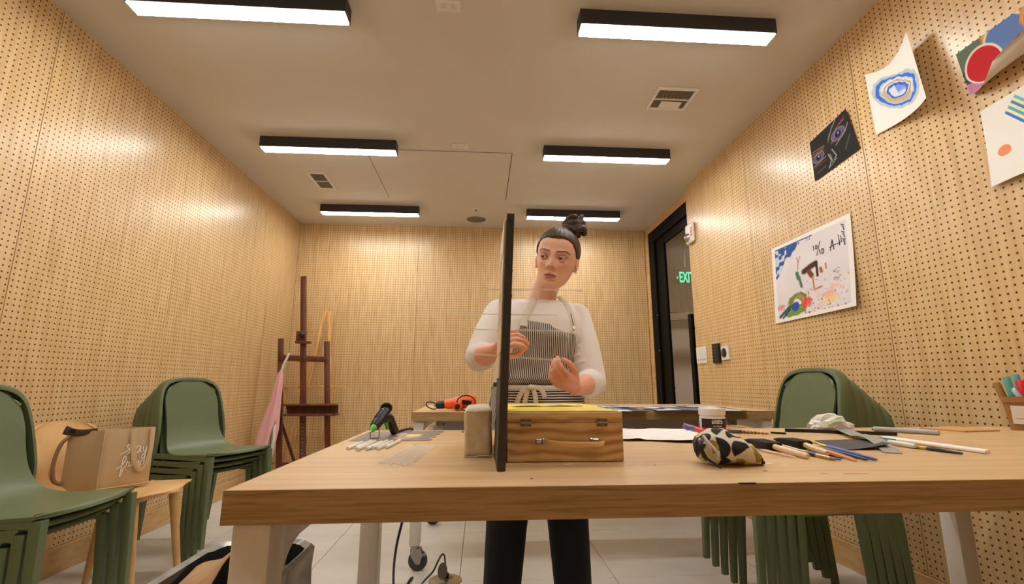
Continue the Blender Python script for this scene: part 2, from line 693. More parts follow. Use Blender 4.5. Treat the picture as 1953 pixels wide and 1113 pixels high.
M['hall'] = plain('hall_wall_paint', (206, 186, 172), 0.8, bscale=4, var=0.02)
M['hall_dark'] = plain('hall_soffit', (112, 92, 74), 0.8)
M['hall_grey'] = plain('hall_grey', (138, 118, 98), 0.8)
struct(MB().bx(2.45, 7.2, 3.0, 9.6, -0.08, 0.0).build('floor_hall', 'hall_grey', smooth=0))
struct(MB().bx(2.15, 7.2, 3.0, 9.6, 2.95, 3.05).build('ceiling_hall', 'hall_grey', smooth=0))
struct(MB().bx(7.1, 7.2, 3.0, 9.6, 0.0, 2.95).build('wall_hall_right', 'hall', smooth=0))
struct(MB().bx(2.15, 7.1, 9.4, 9.5, 0.0, 2.95).build('wall_hall_back', 'hall', smooth=0))
struct(MB().bx(2.15, 7.1, 2.9, 3.0, 0.0, 2.95).build('wall_hall_front', 'hall', smooth=0))
struct(MB().bx(2.15, 2.25, 5.6, 9.4, 0.0, 2.95).build('wall_hall_left', 'hall', smooth=0))
struct(MB().bx(2.25, 7.1, 8.6, 8.9, 2.28, 2.95).build('trim_4', 'hall_dark', smooth=0))
bb = MB().bar((2.3, 8.2, 2.02), (4.6, 7.9, 2.20), 0.12, 0.12)
struct(bb.build('trim_5', 'hall_dark', smooth=0))
cab = thing('hall_cabinet', 'low brown cabinet standing in the hall beyond the glass door', 'cabinet', (2.75, 8.9, 0))
MB().bx(2.3, 3.6, 8.7, 9.35, 0.0, 0.86, 0.004).build('body', 'hall_grey', cab, smooth=0)
MB().bx(2.28, 3.62, 8.68, 9.37, 0.86, 0.90, 0.004).build('cabinet_top', 'hall_dark', cab, smooth=0)
for k in range(2):
    MB().bx(2.33 + k * 0.64, 2.94 + k * 0.64, 8.685, 8.7, 0.08, 0.84, 0.003).build('cabinet_door', 'hall_grey', cab, smooth=0)

ex = thing('exit_sign', 'green lit EXIT sign hung from the ceiling beyond the glass door', 'sign', (3.06, 6.65, 2.36))
M['exit_green'] = emit('exit_letters', (0.03, 0.85, 0.42), 1.6)
M['exit_plate'] = plain('exit_plate', (44, 52, 46), 0.3)
MB().bx(2.87, 3.20, 6.655, 6.675, 2.38, 2.61, 0.003).build('sign_plate', 'exit_plate', ex, smooth=0)
MB().bx(2.87, 3.20, 6.645, 6.685, 2.61, 2.66, 0.003).build('sign_housing', 'steel', ex, smooth=0)
MB().tube([(3.035, 6.665, 2.66), (3.035, 6.665, 2.95)], 0.008).build('stem', 'steel', ex)
link_mesh(text_mesh('EXIT', 0.225, frame_mat((3.045, 6.652, 2.495), (1, 0, 0), (0, 0, 1)), 0.001, 0.004, 0.48), 'letters', 'exit_green', ex, 0)
ch = MB().prism([(0, 0.0), (0.020, 0.024), (0.020, -0.024)], 0.002, frame_mat((2.892, 6.653, 2.495), (1, 0, 0), (0, 0, 1)))
ch.build('arrow', 'exit_green', ex, smooth=0)
hl = thing('hall_fill_lamp', 'unseen square lamp added to light the hall', 'lamp', (4.2, 6.4, 2.94))
MB().bx(3.9, 4.5, 6.1, 6.7, 2.93, 2.955, 0.004).build('lamp_frame', 'white_plastic', hl, smooth=0)
M['hall_fill_lens'] = emit('hall_fill_lens', LAMP_COL, 75.0)  # unseen lamp, added to brighten the hall behind the glass
MB().bx(3.93, 4.47, 6.13, 6.67, 2.925, 2.935).build('lamp_lens', 'hall_fill_lens', hl, smooth=0)

# ================================================================== CEILING LAMPS AND FITTINGS
def ceiling_lamp(x0, x1, y, label):
    D, Hh = 0.095, 0.085
    t = thing('ceiling_lamp', label, 'lamp', ((x0 + x1) / 2, y + D / 2, HC - Hh), 0, 'long black lamps on the ceiling')
    b = MB()
    z0, z1 = HC - Hh, HC - 0.0005
    b.bx(x0, x1, y, y + 0.006, z0, z1)
    b.bx(x0, x1, y + D - 0.006, y + D, z0, z1)
    b.bx(x0, x0 + 0.006, y + 0.006, y + D - 0.006, z0, z1)
    b.bx(x1 - 0.006, x1, y + 0.006, y + D - 0.006, z0, z1)
    b.bx(x0 + 0.006, x1 - 0.006, y + 0.006, y + D - 0.006, z1 - 0.01, z1)
    b.build('housing', 'house', t, smooth=0)
    MB().bx(x0 + 0.006, x1 - 0.006, y + 0.006, y + D - 0.006, z0 - 0.006, z0 + 0.01, 0.002, 1).build('lens', 'lens', t, smooth=0)
    return t

for yy, row in ((2.05, 'nearest row'), (3.45, 'middle row'), (4.85, 'far row')):
    ceiling_lamp(-1.71, -0.68, yy, 'long black ceiling lamp, left lamp of the ' + row)
    ceiling_lamp(0.485, 1.515, yy, 'long black ceiling lamp, right lamp of the ' + row)
ceiling_lamp(-1.71, -0.68, 0.65, 'long black ceiling lamp on the left, above and behind the camera')
ceiling_lamp(0.485, 1.515, 0.65, 'long black ceiling lamp on the right, above and behind the camera')

def vent(x0, x1, y0, y1, label, slats=9):
    t = thing('ceiling_vent', label, 'vent', ((x0 + x1) / 2, (y0 + y1) / 2, HC - 0.012))
    f = MB()
    w = 0.022
    z0, z1 = HC - 0.012, HC - 0.0005
    f.bx(x0, x1, y0, y0 + w, z0, z1, 0.002, 1)
    f.bx(x0, x1, y1 - w, y1, z0, z1, 0.002, 1)
    f.bx(x0, x0 + w, y0 + w, y1 - w, z0, z1, 0.002, 1)
    f.bx(x1 - w, x1, y0 + w, y1 - w, z0, z1, 0.002, 1)
    f.bx(x0 + w, x1 - w, (y0 + y1) / 2 - 0.006, (y0 + y1) / 2 + 0.006, z0, z1)
    f.build('vent_frame', 'white_plastic', t, smooth=0)
    MB().bx(x0 + w, x1 - w, y0 + w, y1 - w, HC - 0.004, HC - 0.001).build('vent_back', 'grille', t, smooth=0)
    sl = MB()
    for k in range(slats):
        xx = x0 + w + (x1 - x0 - 2 * w) * (k + 0.5) / slats
        sl.box((xx, (y0 + y1) / 2, HC - 0.007), (0.003, y1 - y0 - 2 * w, 0.009), rot=Matrix.Rotation(0.5, 3, 'Y'))
    s = sl.build('vent_slats', 'grille', t, smooth=0)
    s['kind'] = 'stuff'
    return t

v1 = vent(1.115, 1.39, 2.65, 2.89, 'square white vent in the ceiling near the right wall')
MB().bx(1.19, 1.33, 2.79, 2.86, HC - 0.016, HC - 0.009, 0.002).build('vent_cover', 'white_plastic', v1, smooth=0)
vent(-1.585, -1.42, 4.07, 4.43, 'narrow white vent in the ceiling near the left wall', 7)

def ceiling_outlet(x, y, label, dark):
    t = thing('ceiling_outlet', label, 'outlet', (x, y, HC - 0.006))
    MB().bx(x - 0.062, x + 0.062, y - 0.038, y + 0.038, HC - 0.006, HC - 0.0005, 0.002).build('cover_plate', 'white_plastic', t, smooth=0)
    for s in (-1, 1):
        MB().bx(x + s * 0.024 - 0.017, x + s * 0.024 + 0.017, y - 0.018, y + 0.018, HC - 0.008, HC - 0.005, 0.003).build('socket', 'white_plastic', t, smooth=0)
        h = MB()
        for d in (-0.006, 0.006):
            h.bx(x + s * 0.024 + d - 0.0012, x + s * 0.024 + d + 0.0012, y + 0.001, y + 0.010, HC - 0.0085, HC - 0.0075)
        h.lathe([(0.0025, HC - 0.0085), (0.0025, HC - 0.0075)], (x + s * 0.024, y - 0.008, 0), 8)
        h.build('slots', dark, t, smooth=0)
    return t

ceiling_outlet(-0.183, 2.075, 'white double outlet in the ceiling between the two nearest lamps', 'black_plastic')
ceiling_outlet(-0.182, 3.505, 'white double outlet in the ceiling between the two middle lamps', 'grille')
sp = thing('sprinkler_head', 'small round white sprinkler cover in the ceiling', 'sprinkler', (-0.067, 4.89, HC - 0.01))
MB().lathe([(0.0, HC - 0.012), (0.03, HC - 0.012), (0.042, HC - 0.004), (0.042, HC - 0.0005)], (-0.067, 4.89, 0), 24).build('cover', 'white_plastic', sp)
MB().lathe([(0.0, HC - 0.022), (0.012, HC - 0.022), (0.014, HC - 0.012)], (-0.067, 4.89, 0), 16).build('nozzle', 'grille', sp)
sk = thing('ceiling_speaker', 'round beige speaker grille in the ceiling', 'speaker', (-0.07, 5.215, HC - 0.008))
MB().lathe([(0.125, HC - 0.0005), (0.125, HC - 0.008), (0.115, HC - 0.009), (0.113, HC - 0.002)], (-0.07, 5.215, 0), 36, caps=False).build('rim', 'white_plastic', sk)
MB().lathe([(0.0, HC - 0.009), (0.06, HC - 0.0085), (0.114, HC - 0.005)], (-0.07, 5.215, 0), 36, caps=False).build('grille', 'grille', sk)

# ================================================================== ON THE RIGHT WALL
x = XR
sw = thing('light_switch', 'wide white light switch plate on the right wall', 'switch', (x - 0.005, 4.085, 1.12))
MB().bx(x - 0.008, x - 0.0005, 3.975, 4.19 - 0.025, 1.125, 1.27, 0.002).build('switch_plate', 'white_plastic', sw, smooth=0)
for k in range(3):
    y0 = 3.995 + k * 0.053
    MB().bx(x - 0.012, x - 0.007, y0, y0 + 0.040, 1.155, 1.245, 0.002).build('rocker', 'white_plastic', sw, smooth=0)
    MB().bx(x - 0.0125, x - 0.0115, y0 + 0.008, y0 + 0.032, 1.160, 1.164).build('indicator', 'grille', sw, smooth=0)
cp = thing('control_panel', 'slim black wall control with a column of buttons', 'control', (x - 0.01, 3.785, 1.115))
MB().bx(x - 0.022, x - 0.0005, 3.735, 3.84, 1.115, 1.275, 0.003).build('panel_body', 'black_plastic', cp, smooth=0)
for k in range(5):
    MB().bx(x - 0.026, x - 0.021, 3.765, 3.81, 1.135 + k * 0.026, 1.15 + k * 0.026, 0.002).build('button', 'rubber', cp, smooth=0)
th = thing('thermostat', 'square white thermostat with a round black dial', 'thermostat', (x - 0.01, 3.645, 1.132))
MB().bx(x - 0.02, x - 0.0005, 3.59, 3.70, 1.135, 1.245, 0.004).build('thermostat_body', 'white_plastic', th, smooth=0)
ry = Matrix.Rotation(-pi / 2, 3, 'Y')
MB().lathe([(0.0, 0.006), (0.034, 0.006), (0.037, 0.0)], (x - 0.02, 3.65, 1.192), 28, ry).build('dial', 'black_plastic', th)
MB().bx(x - 0.0275, x - 0.0255, 3.635, 3.665, 1.175, 1.21, 0.001).build('display', 'rubber', th, smooth=0)

fa = thing('fire_alarm', 'white fire alarm strobe with red lettering high on the right wall', 'alarm', (x - 0.02, 4.09, 2.22))
MB().bx(x - 0.035, x - 0.0005, 4.01, 4.162, 2.225, 2.415, 0.02, 4).build('alarm_body', 'white_plastic', fa)
MB().lathe([(0.0, 0.03), (0.02, 0.026), (0.036, 0.012), (0.042, 0.0)], (x - 0.035, 4.105, 2.285), 24, ry).build('strobe_lens', 'steel', fa)
M['red_ink'] = plain('red_ink', (206, 52, 40), 0.6)
link_mesh(text_mesh('FIRE', 0.05, frame_mat((x - 0.0355, 4.035, 2.32), (0, 0, -1), (0, -1, 0)), 0.0005, 0.001), 'lettering', 'red_ink', fa, 0)

# ---- pictures pinned to the right wall: painted sheets with thickness
def mix(c, col, mask):
    m = np.clip(mask, 0, 1)[..., None]
    return c * (1 - m) + np.array(lin(*col)) * m

def sstep(a, b, x):
    t = np.clip((x - a) / (b - a), 0, 1)
    return t * t * (3 - 2 * t)

def vnoise(u, v, seed):
    r = np.random.default_rng(seed)
    n = 24
    g = r.random((n + 2, n + 2))
    x, y = (u % 1) * n, (v % 1) * n
    i, j = x.astype(int), y.astype(int)
    fx, fy = x - i, y - j
    fx, fy = fx * fx * (3 - 2 * fx), fy * fy * (3 - 2 * fy)
    return (g[i, j] * (1 - fx) + g[i + 1, j] * fx) * (1 - fy) + (g[i, j + 1] * (1 - fx) + g[i + 1, j + 1] * fx) * fy

def seg_d(u, v, p, q):
    p, q = np.array(p), np.array(q)
    d = q - p
    t = np.clip(((u - p[0]) * d[0] + (v - p[1]) * d[1]) / (d @ d + 1e-12), 0, 1)
    return np.hypot(u - p[0] - t * d[0], v - p[1] - t * d[1])

def stroke(c, u, v, pts, w, col, a=1.0, soft=0.4):
    d = np.full(u.shape, 9.0)
    for k in range(len(pts) - 1):
        d = np.minimum(d, seg_d(u, v, pts[k], pts[k + 1]))
    return mix(c, col, a * (1 - sstep(w * (1 - soft), w * (1 + soft), d)))

def sheet(name, label, pos, paint, nu, nv, back=(232, 226, 218), group=None, cat='picture', thick=0.0006, mat='paint'):
    """thin closed sheet; pos(u, v) -> xyz with u to the right and v downwards; front faces along -du x dv"""
    U, V = np.meshgrid(np.linspace(0, 1, nu), np.linspace(0, 1, nv), indexing='ij')
    P = np.stack(pos(U, V), -1)
    du = np.gradient(P, axis=0)
    dv = np.gradient(P, axis=1)
    n = np.cross(du, dv)
    n /= np.linalg.norm(n, axis=-1, keepdims=True) + 1e-12
    B = P + n * thick
    C = paint(U, V)
    b = MB()
    b.grid(P)
    o = len(b.v)
    b.grid(B)
    idx = [(i, 0) for i in range(nu)] + [(nu - 1, j) for j in range(1, nv)] + [(i, nv - 1) for i in range(nu - 2, -1, -1)] + [(0, j) for j in range(nv - 2, 0, -1)]
    ids = [i * nv + j for i, j in idx]
    for k in range(len(ids)):
        a, c = ids[k], ids[(k + 1) % len(ids)]
        b.f.append((a, c, c + o, a + o))
    cols = np.concatenate([C.reshape(-1, 3), np.tile(np.array(lin(*back)), (nu * nv, 1))])
    ob = b.build(name, mat, None, 40, paint=cols)
    return tag(ob, label, cat, group)

def bil(TL, TR, BR, BL):
    TL, TR, BR, BL = map(np.array, (TL, TR, BR, BL))
    def f(U, V):
        a = U[..., None]
        b = V[..., None]
        p = (TL * (1 - a) + TR * a) * (1 - b) + (BL * (1 - a) + BR * a) * b
        return p[..., 0], p[..., 1], p[..., 2]
    return f

# 1 blue agate
def agate_pos(U, V):
    x = 1.942 - 0.085 * U ** 2.2 * (0.75 + 0.55 * V) + 0.0 * V
    s = x / 1.95
    yt = 2.031 + (1.725 - 2.031) * U
    yb = 2.022 + (1.650 - 2.022) * U
    zt = 2.500 - 0.050 * np.sin(U * pi) - 0.005 * U
    zb = 2.160 - 0.045 * U
    y = (yt * (1 - V) + yb * V)
    z = (zt * (1 - V) + zb * V)
    return x, y, z

def agate_paint(U, V):
    c = np.ones(U.shape + (3,)) * np.array(lin(238, 233, 226))
    n = (vnoise(U * 0.5, V * 0.5, 3) - 0.5) * 0.10 + (vnoise(U, V, 4) - 0.5) * 0.05
    a = radians(-33)
    x, y = U - 0.51, (V - 0.51) * 1.0
    xr, yr = x * cos(a) - y * sin(a), x * sin(a) + y * cos(a)
    r = ((np.abs(xr) / 0.50) ** 2.2 + (np.abs(yr) / 0.27) ** 2.2) ** (1 / 2.2) + n
    for r0, r1, col, al in ((1.0, 0.985, (150, 150, 150), .5), (0.93, 0.84, (170, 198, 232), 1), (0.86, 0.72, (64, 108, 205), 1), (0.73, 0.66, (176, 206, 232), 1),
                            (0.66, 0.56, (232, 226, 214), 1), (0.58, 0.50, (176, 160, 136), 1), (0.50, 0.42, (226, 222, 214), 1), (0.44, 0.30, (56, 98, 205), 1), (0.32, 0.0, (112, 150, 228), 1)):
        c = mix(c, col, al * sstep(r0 + 0.015, r0 - 0.015, r))
    k = sstep(0.36, 0.30, r) * sstep(0.45, 0.6, vnoise(U * 0.45 + .1, V * 0.6, 8) + 0.3 * (U < 0.5) - 0.1)
    c = mix(c, (214, 218, 232), k)
    k = sstep(0.72, 0.66, r) * sstep(0.40, 0.46, r) * sstep(0.0, 0.08, yr)
    c = mix(c, (190, 168, 134), 0.8 * k)
    return c
sheet('watercolour', 'white sheet with a blue agate slice painted on it, right edge curling off the wall', agate_pos, agate_paint, 210, 210, group='children\'s pictures pinned on the right wall')

# 2 red circle painting, lower edge curled towards the room
def circ_pos(U, V):
    k = 0.02 + 0.98 * U
    t = np.clip((V - 0.45) / 0.55, 0, 1)
    ang = np.minimum(t * (0.9 + 4.4 * U), 3.0)
    rad = 0.06
    x = 1.944 - 0.012 * U - rad * (1 - np.cos(ang)) * (0.4 + 0.8 * k)
    z0 = 2.285 - 0.20 * np.minimum(V, 0.45) / 0.45 * 0.62
    z = z0 - np.sin(np.minimum(ang, 2.6)) * rad * 1.1 - 0.03 * t * (1 - k)
    y = 1.602 - 0.40 * U - 0.03 * V
    return x, y, z
def circ_paint(U, V):
    c = np.ones(U.shape + (3,)) * np.array(lin(96, 112, 92))
    c = mix(c, (34, 78, 62), sstep(0.32, 0.36, V) * (U < 0.3))
    c = mix(c, (206, 166, 58), sstep(0.22, 0.26, U - 0.1 * V))
    d = np.hypot((U - 0.44) / 0.20, (V - 0.34) / 0.42)
    c = mix(c, (220, 206, 170), sstep(1.10, 1.06, d))
    c = mix(c, (92, 122, 176), sstep(1.0, 0.96, d))
    c = mix(c, (92, 122, 176), sstep(0.25, .3, U) * sstep(.57, .53, U) * sstep(.33, .4, V))
    c = mix(c, (186, 122, 160), sstep(0.62, 0.66, V + 0.2 * (U < .3) * 0) * sstep(0.5, 0.45, U))
    d = np.hypot((U - 0.20) / 0.165, (V - 0.44) / 0.30)
    c = mix(c, (228, 214, 200), sstep(1.12, 1.08, d))
    c = mix(c, (192, 22, 30), sstep(1.0, 0.96, d))
    st = (U * 9 + 0.6 * np.sin(V * 7)) % 1.0
    k = sstep(0.60, 0.64, U + 0.05 * np.sin(V * 9))
    c = mix(c, (150, 40, 48), k)
    c = mix(c, (206, 150, 92), k * (st > 0.6))
    c = mix(c, (86, 52, 88), k * (st < 0.2))
    return c
sheet('abstract_painting', 'bright painting with a big red circle, its lower edge curling forward', circ_pos, circ_paint, 200, 150, back=(226, 216, 204), group='children\'s pictures pinned on the right wall')

# 3 crayon stripes
def cray_paint(U, V):
    c = np.ones(U.shape + (3,)) * np.array(lin(240, 236, 230))
    a = radians(47)
    x, y = U - 0.60, V - 0.33
    xr, yr = x * cos(a) + y * sin(a), -x * sin(a) + y * cos(a)
    k = sstep(-0.30, -0.28, xr) * sstep(0.42, 0.40, xr) * (np.abs(yr) < 0.115)
    t = (yr + 0.115) / 0.23
    cols = [(104, 190, 214), (236, 236, 170), (86, 128, 206), (232, 236, 176), (92, 176, 200), (238, 236, 180), (70, 120, 214)]
    for i, cc in enumerate(cols):
        c = mix(c, cc, k * (t >= i / 7) * (t < (i + 1) / 7))
    d = np.hypot((U - 0.24) / 0.10, (V - 0.63) / 0.07) + 0.2 * (vnoise(U, V, 5) - .5)
    c = mix(c, (240, 150, 104), sstep(1.0, 0.9, d))
    for (cu, cv, ru, rv) in ((0.66, 0.62, 0.10, 0.03), (0.72, 0.76, 0.16, 0.08), (0.86, 0.66, 0.06, 0.1)):
        d = np.hypot((U - cu) / ru, (V - cv) / rv) + 0.3 * (vnoise(U, V, 6) - .5)
        c = mix(c, (240, 158, 190), sstep(1.0, 0.85, d))
    return c
def cray_pos(U, V):
    x = 1.944 - 0.012 * V ** 2 - 0.01 * U
    return x, 1.557 + (1.30 - 1.557) * U + 0.005 * V, 1.997 - 0.312 * V + 0.01 * U
sheet('crayon_drawing', 'white sheet with blue and yellow stripes and an orange blob, at the right frame edge', cray_pos, cray_paint, 180, 220, group='children\'s pictures pinned on the right wall')

# 4 chalk eyes on black paper
def eyes_paint(U, V):
    c = np.ones(U.shape + (3,)) * np.array(lin(30, 27, 26))
    def eye(cx, cy, rx, ry):
        nonlocal c
        d = np.hypot((U - cx) / rx, (V - cy) / ry)
        c = mix(c, (150, 140, 130), sstep(1.2, 1.1, d) * .6)
        c = mix(c, (84, 82, 128), sstep(1.05, 0.95, d))
        d2 = np.hypot((U - cx) / (rx * .5), (V - cy) / (ry * .75))
        c = mix(c, (24, 22, 30), sstep(1.0, .8, d2))
        c = mix(c, (170, 170, 180), sstep(1.0, .6, np.hypot((U - cx - .01) / .02, (V - cy + .02) / .03)))
    eye(0.17, 0.52, 0.13, 0.10)
    eye(0.70, 0.36, 0.15, 0.12)
    for pts, w, col, al in (
        ([(0.02, 0.36), (0.33, 0.40)], .010, (150, 110, 70), .8), ([(0.04, 0.30), (0.34, 0.36)], .016, (140, 120, 60), .6), ([(0.03, 0.42), (0.30, 0.43)], .008, (170, 160, 150), .7),
        ([(0.02, 0.47), (0.36, 0.47)], .012, (120, 50, 44), .8), ([(0.03, 0.66), (0.34, 0.63)], .008, (196, 160, 140), .7), ([(0.03, 0.70), (0.3, 0.7)], .014, (130, 56, 46), .6),
        ([(0.47, 0.30), (0.60, 0.12), (0.72, 0.02)], .016, (150, 150, 140), .6), ([(0.45, 0.36), (0.52, 0.20)], .012, (120, 130, 90), .6),
        ([(0.52, 0.46), (0.70, 0.20), (0.90, 0.16)], .010, (176, 110, 96), .8), ([(0.6, 0.56), (0.86, 0.42), (0.95, 0.30)], .009, (190, 150, 130), .8),
        ([(0.7, 0.2), (0.92, 0.1)], .02, (110, 44, 40), .6), ([(0.40, 0.62), (0.44, 0.80), (0.36, 0.94)], .010, (176, 176, 170), .8), ([(0.50, 0.58), (0.56, 0.78), (0.50, 0.84)], .010, (170, 170, 166), .8),
        ([(0.36, 0.94), (0.56, 0.84)], .007, (180, 180, 176), .7), ([(0.08, 0.86), (0.30, 0.84)], .010, (120, 120, 116), .5), ([(0.76, 0.80), (0.92, 0.56)], .012, (86, 104, 78), .7), ([(0.44, 0.66), (0.46, 0.86)], .01, (150, 150, 146), .7)):
        c = stroke(c, U, V, pts, w, col, al)
    return c
sheet('chalk_drawing', 'small black sheet with a chalk drawing of two eyes', bil((1.944, 2.471, 2.361), (1.935, 2.172, 2.395), (1.944, 2.130, 2.144), (1.944, 2.469, 2.114)), eyes_paint, 190, 170, back=(30, 27, 26), group='children\'s pictures pinned on the right wall')

# 5 large splash painting with 10/10 A++
def splash_paint(U, V):
    c = np.ones(U.shape + (3,)) * np.array(lin(236, 232, 228))
    inn = (U > .05) * (U < .95) * (V > .05) * (V < .95)
    c = mix(c, (222, 214, 218), inn * (0.7 + .5 * vnoise(U * .3, V * .3, 2)))
    # blue corner
    k = sstep(0.02, -0.02, (U - 0.05) / 0.34 + (V - 0.05) / 0.36 - 1 + 0.25 * (vnoise(U * .6, V * .6, 11) - .5)) * inn
    c = mix(c, (52, 88, 150), k)
    c = mix(c, (196, 206, 226), k * sstep(.5, .62, vnoise(U, V, 12)) * (U < .22))
    c = stroke(c, U, V, [(0.06, 0.05), (0.56, 0.055)], .008, (60, 92, 156))
    c = mix(c, (96, 120, 176), (V < .10) * (U > .36) * (U < .54) * (vnoise(U * 2, V, 3) > .45) * inn)
    ink = (30, 28, 30)
    # 10 / 10
    for pts in ([(.575, .19), (.58, .245)], [(.605, .195), (.622, .21), (.615, .24), (.60, .235), (.605, .195)], [(.655, .17), (.61, .315)],
                [(.645, .26), (.65, .315)], [(.675, .262), (.695, .28), (.688, .322), (.67, .315), (.675, .262)]):
        c = stroke(c, U, V, pts, .0055, ink)
    # A ++
    for pts in ([(.765, .32), (.793, .21), (.805, .32)], [(.76, .285), (.83, .272)], [(.868, .245), (.868, .30)], [(.845, .278), (.892, .270)]):
        c = stroke(c, U, V, pts, .006, ink)
    for k in range(9):
        yy = 0.08 + k * 0.027
        c = stroke(c, U, V, [(.90 + .01 * (k % 3), yy), (.925, yy + .02)], .006, (76, 84, 104))
    c = stroke(c, U, V, [(.86, .18), (.865, .24)], .005, (76, 84, 104))
    c = stroke(c, U, V, [(.885, .2), (.89, .26)], .005, (76, 84, 104))
    c = stroke(c, U, V, [(.93, .25), (.915, .31)], .005, (76, 84, 104))
    # green figure, brown shape
    for pts, w, col in (([(.345, .44), (.36, .51)], .022, (70, 116, 98)), ([(.37, .50), (.395, .62)], .017, (78, 120, 96)), ([(.36, .40), (.37, .30), (.355, .25)], .006, (190, 110, 80)), ([(.37, .32), (.40, .25)], .005, (190, 110, 80)),
                        ([(.44, .45), (.53, .415), (.575, .405)], .036, (74, 42, 24)), ([(.50, .47), (.53, .53)], .028, (116, 62, 28)), ([(.54, .54), (.55, .68)], .009, (190, 120, 70)),
                        ([(.595, .385), (.60, .55)], .015, (60, 36, 24)), ([(.64, .48), (.65, .52)], .018, (176, 96, 50)), ([(.70, .44), (.705, .50)], .009, (200, 110, 70)),
                        ([(.56, .70), (.64, .69)], .012, (200, 140, 100)), ([(.50, .68), (.56, .72)], .005, (220, 160, 120))):
        c = stroke(c, U, V, pts, w, col)
    for k in range(10):
        a = RNG.random(2)
        c = stroke(c, U, V, [(.79 + .05 * a[0], .5 + .16 * a[1]), (.80 + .06 * a[0], .505 + .16 * a[1])], .006, (110, 150, 140), .7)
    # olive scribble, green, blue
    for k in range(16):
        r = .07 + .05 * RNG.random()
        cx, cy = .30 + .05 * RNG.random(), .80 + .05 * RNG.random()
        ph = RNG.random() * 6
        pts = [(cx + r * cos(ph + t * .7), cy - .03 + r * .9 * sin(ph + t * .7)) for t in range(8)]
        c = stroke(c, U, V, pts, .008, (128, 122, 60) if k % 3 else (150, 160, 84), .9)
    c = mix(c, (112, 150, 54), sstep(1.0, .85, np.hypot((U - .26) / .17, (V - .90) / .055) + .5 * (vnoise(U, V, 21) - .5)))
    c = stroke(c, U, V, [(.08, .93), (.20, .84), (.28, .82)], .018, (44, 92, 74))
    c = stroke(c, U, V, [(.12, .95), (.22, .86)], .012, (40, 64, 100))
    c = mix(c, (46, 80, 170), sstep(1.0, .85, np.hypot((U - .30) / .052, (V - .845) / .06) + .3 * (vnoise(U, V, 22) - .5)))
    for k in range(5):
        c = stroke(c, U, V, [(.055 + .02 * k, .78), (.06 + .02 * k, .85)], .005, (190, 60, 60), .8)
    c = stroke(c, U, V, [(.055, .815), (.15, .80)], .005, (190, 60, 60), .8)
    # red and orange splashes
    d = np.hypot((U - .45) / .085, (V - .82) / .085)
    c = mix(c, (222, 66, 48), sstep(1.0, .5, d + .9 * (vnoise(U * 1.0, V * 1.0, 31) - .4)) * .9)
    d = np.hypot((U - .72) / .17, (V - .80) / .12)
    c = mix(c, (240, 176, 130), sstep(1.0, .4, d + 1.2 * (vnoise(U, V, 32) - .4)) * .7)
    c = mix(c, (236, 216, 120), sstep(1.0, .4, np.hypot((U - .74) / .12, (V - .86) / .05) + 1.0 * (vnoise(U, V, 33) - .4)) * .7)
    for k in range(110):
        cu, cv = .40 + .54 * RNG.random(), .98 - .42 * RNG.random() ** 1.6
        cv = min(max(cv, .52), .95)
        r = .003 + .007 * RNG.random() ** 2
        col = [(176, 36, 56), (206, 70, 70), (224, 150, 150), (120, 150, 120), (200, 60, 40)][k % 5]
        c = mix(c, col, sstep(1.2, .7, np.hypot((U - cu) / r, (V - cv) / (r * 1.5))) * .85)
    return c
def splash_pos(U, V):
    b = bil((1.944, 2.938, 1.838), (1.944, 2.250, 1.840), (1.944, 2.269, 1.343), (1.944, 2.973, 1.339))
    X, Y, Z = b(U, V)
    return X - 0.018 * U ** 3 * V ** 2 - 0.004 * V, Y, Z
sheet('splash_painting', 'large white painting with coloured splashes and a handwritten 10/10 A++', splash_pos, splash_paint, 300, 220, group='children\'s pictures pinned on the right wall')
# ================================================================== TABLES
def solid_grid(P, thick):
    """closed solid from a grid of points, thickened against its normal"""
    nu, nv = P.shape[:2]
    du = np.gradient(P, axis=0)
    dv = np.gradient(P, axis=1)
    n = np.cross(du, dv)
    n /= np.linalg.norm(n, axis=-1, keepdims=True) + 1e-12
    th = thick if np.isscalar(thick) else np.asarray(thick)[..., None]
    b = MB()
    b.grid(P)
    o = len(b.v)
    b.grid(P - n * th)
    ids = [i * nv for i in range(nu)] + [(nu - 1) * nv + j for j in range(1, nv)] + [i * nv + nv - 1 for i in range(nu - 2, -1, -1)] + [j for j in range(nv - 2, 0, -1)]
    for k in range(len(ids)):
        a, c = ids[k], ids[(k + 1) % len(ids)]
        b.f.append((a, c, c + o, a + o))
    return b

TT = 0.80
def caster(parent, x, y, z_top=0.125):
    c = MB()
    c.lathe([(0.024, z_top), (0.024, z_top - 0.012), (0.018, z_top - 0.016)], (x, y, 0), 18)
    for s in (-1, 1):
        c.prism([(-0.022, 0.105), (0.035, 0.105), (0.042, 0.075), (0.030, 0.035), (0.010, 0.035), (-0.014, 0.07)], 0.003, frame_mat((x, y + s * 0.020 + 0.0015, 0), (1, 0, 0), (0, 0, 1)))
    c.bx(x - 0.022, x + 0.035, y - 0.021, y + 0.021, 0.102, 0.112, 0.003)
    c.bx(x + 0.030, x + 0.058, y - 0.014, y + 0.014, 0.072, 0.086, 0.003)     # brake pedal
    f = c.build('caster_fork', 'steel', parent)
    R = Matrix.Rotation(pi / 2, 3, 'X')
    MB().lathe([(0.012, -0.013), (0.040, -0.013), (0.049, -0.008), (0.050, 0.0), (0.049, 0.008), (0.040, 0.013), (0.012, 0.013)], (x + 0.018, y, 0.050), 28, R).build('wheel', 'rubber', f)
    return f

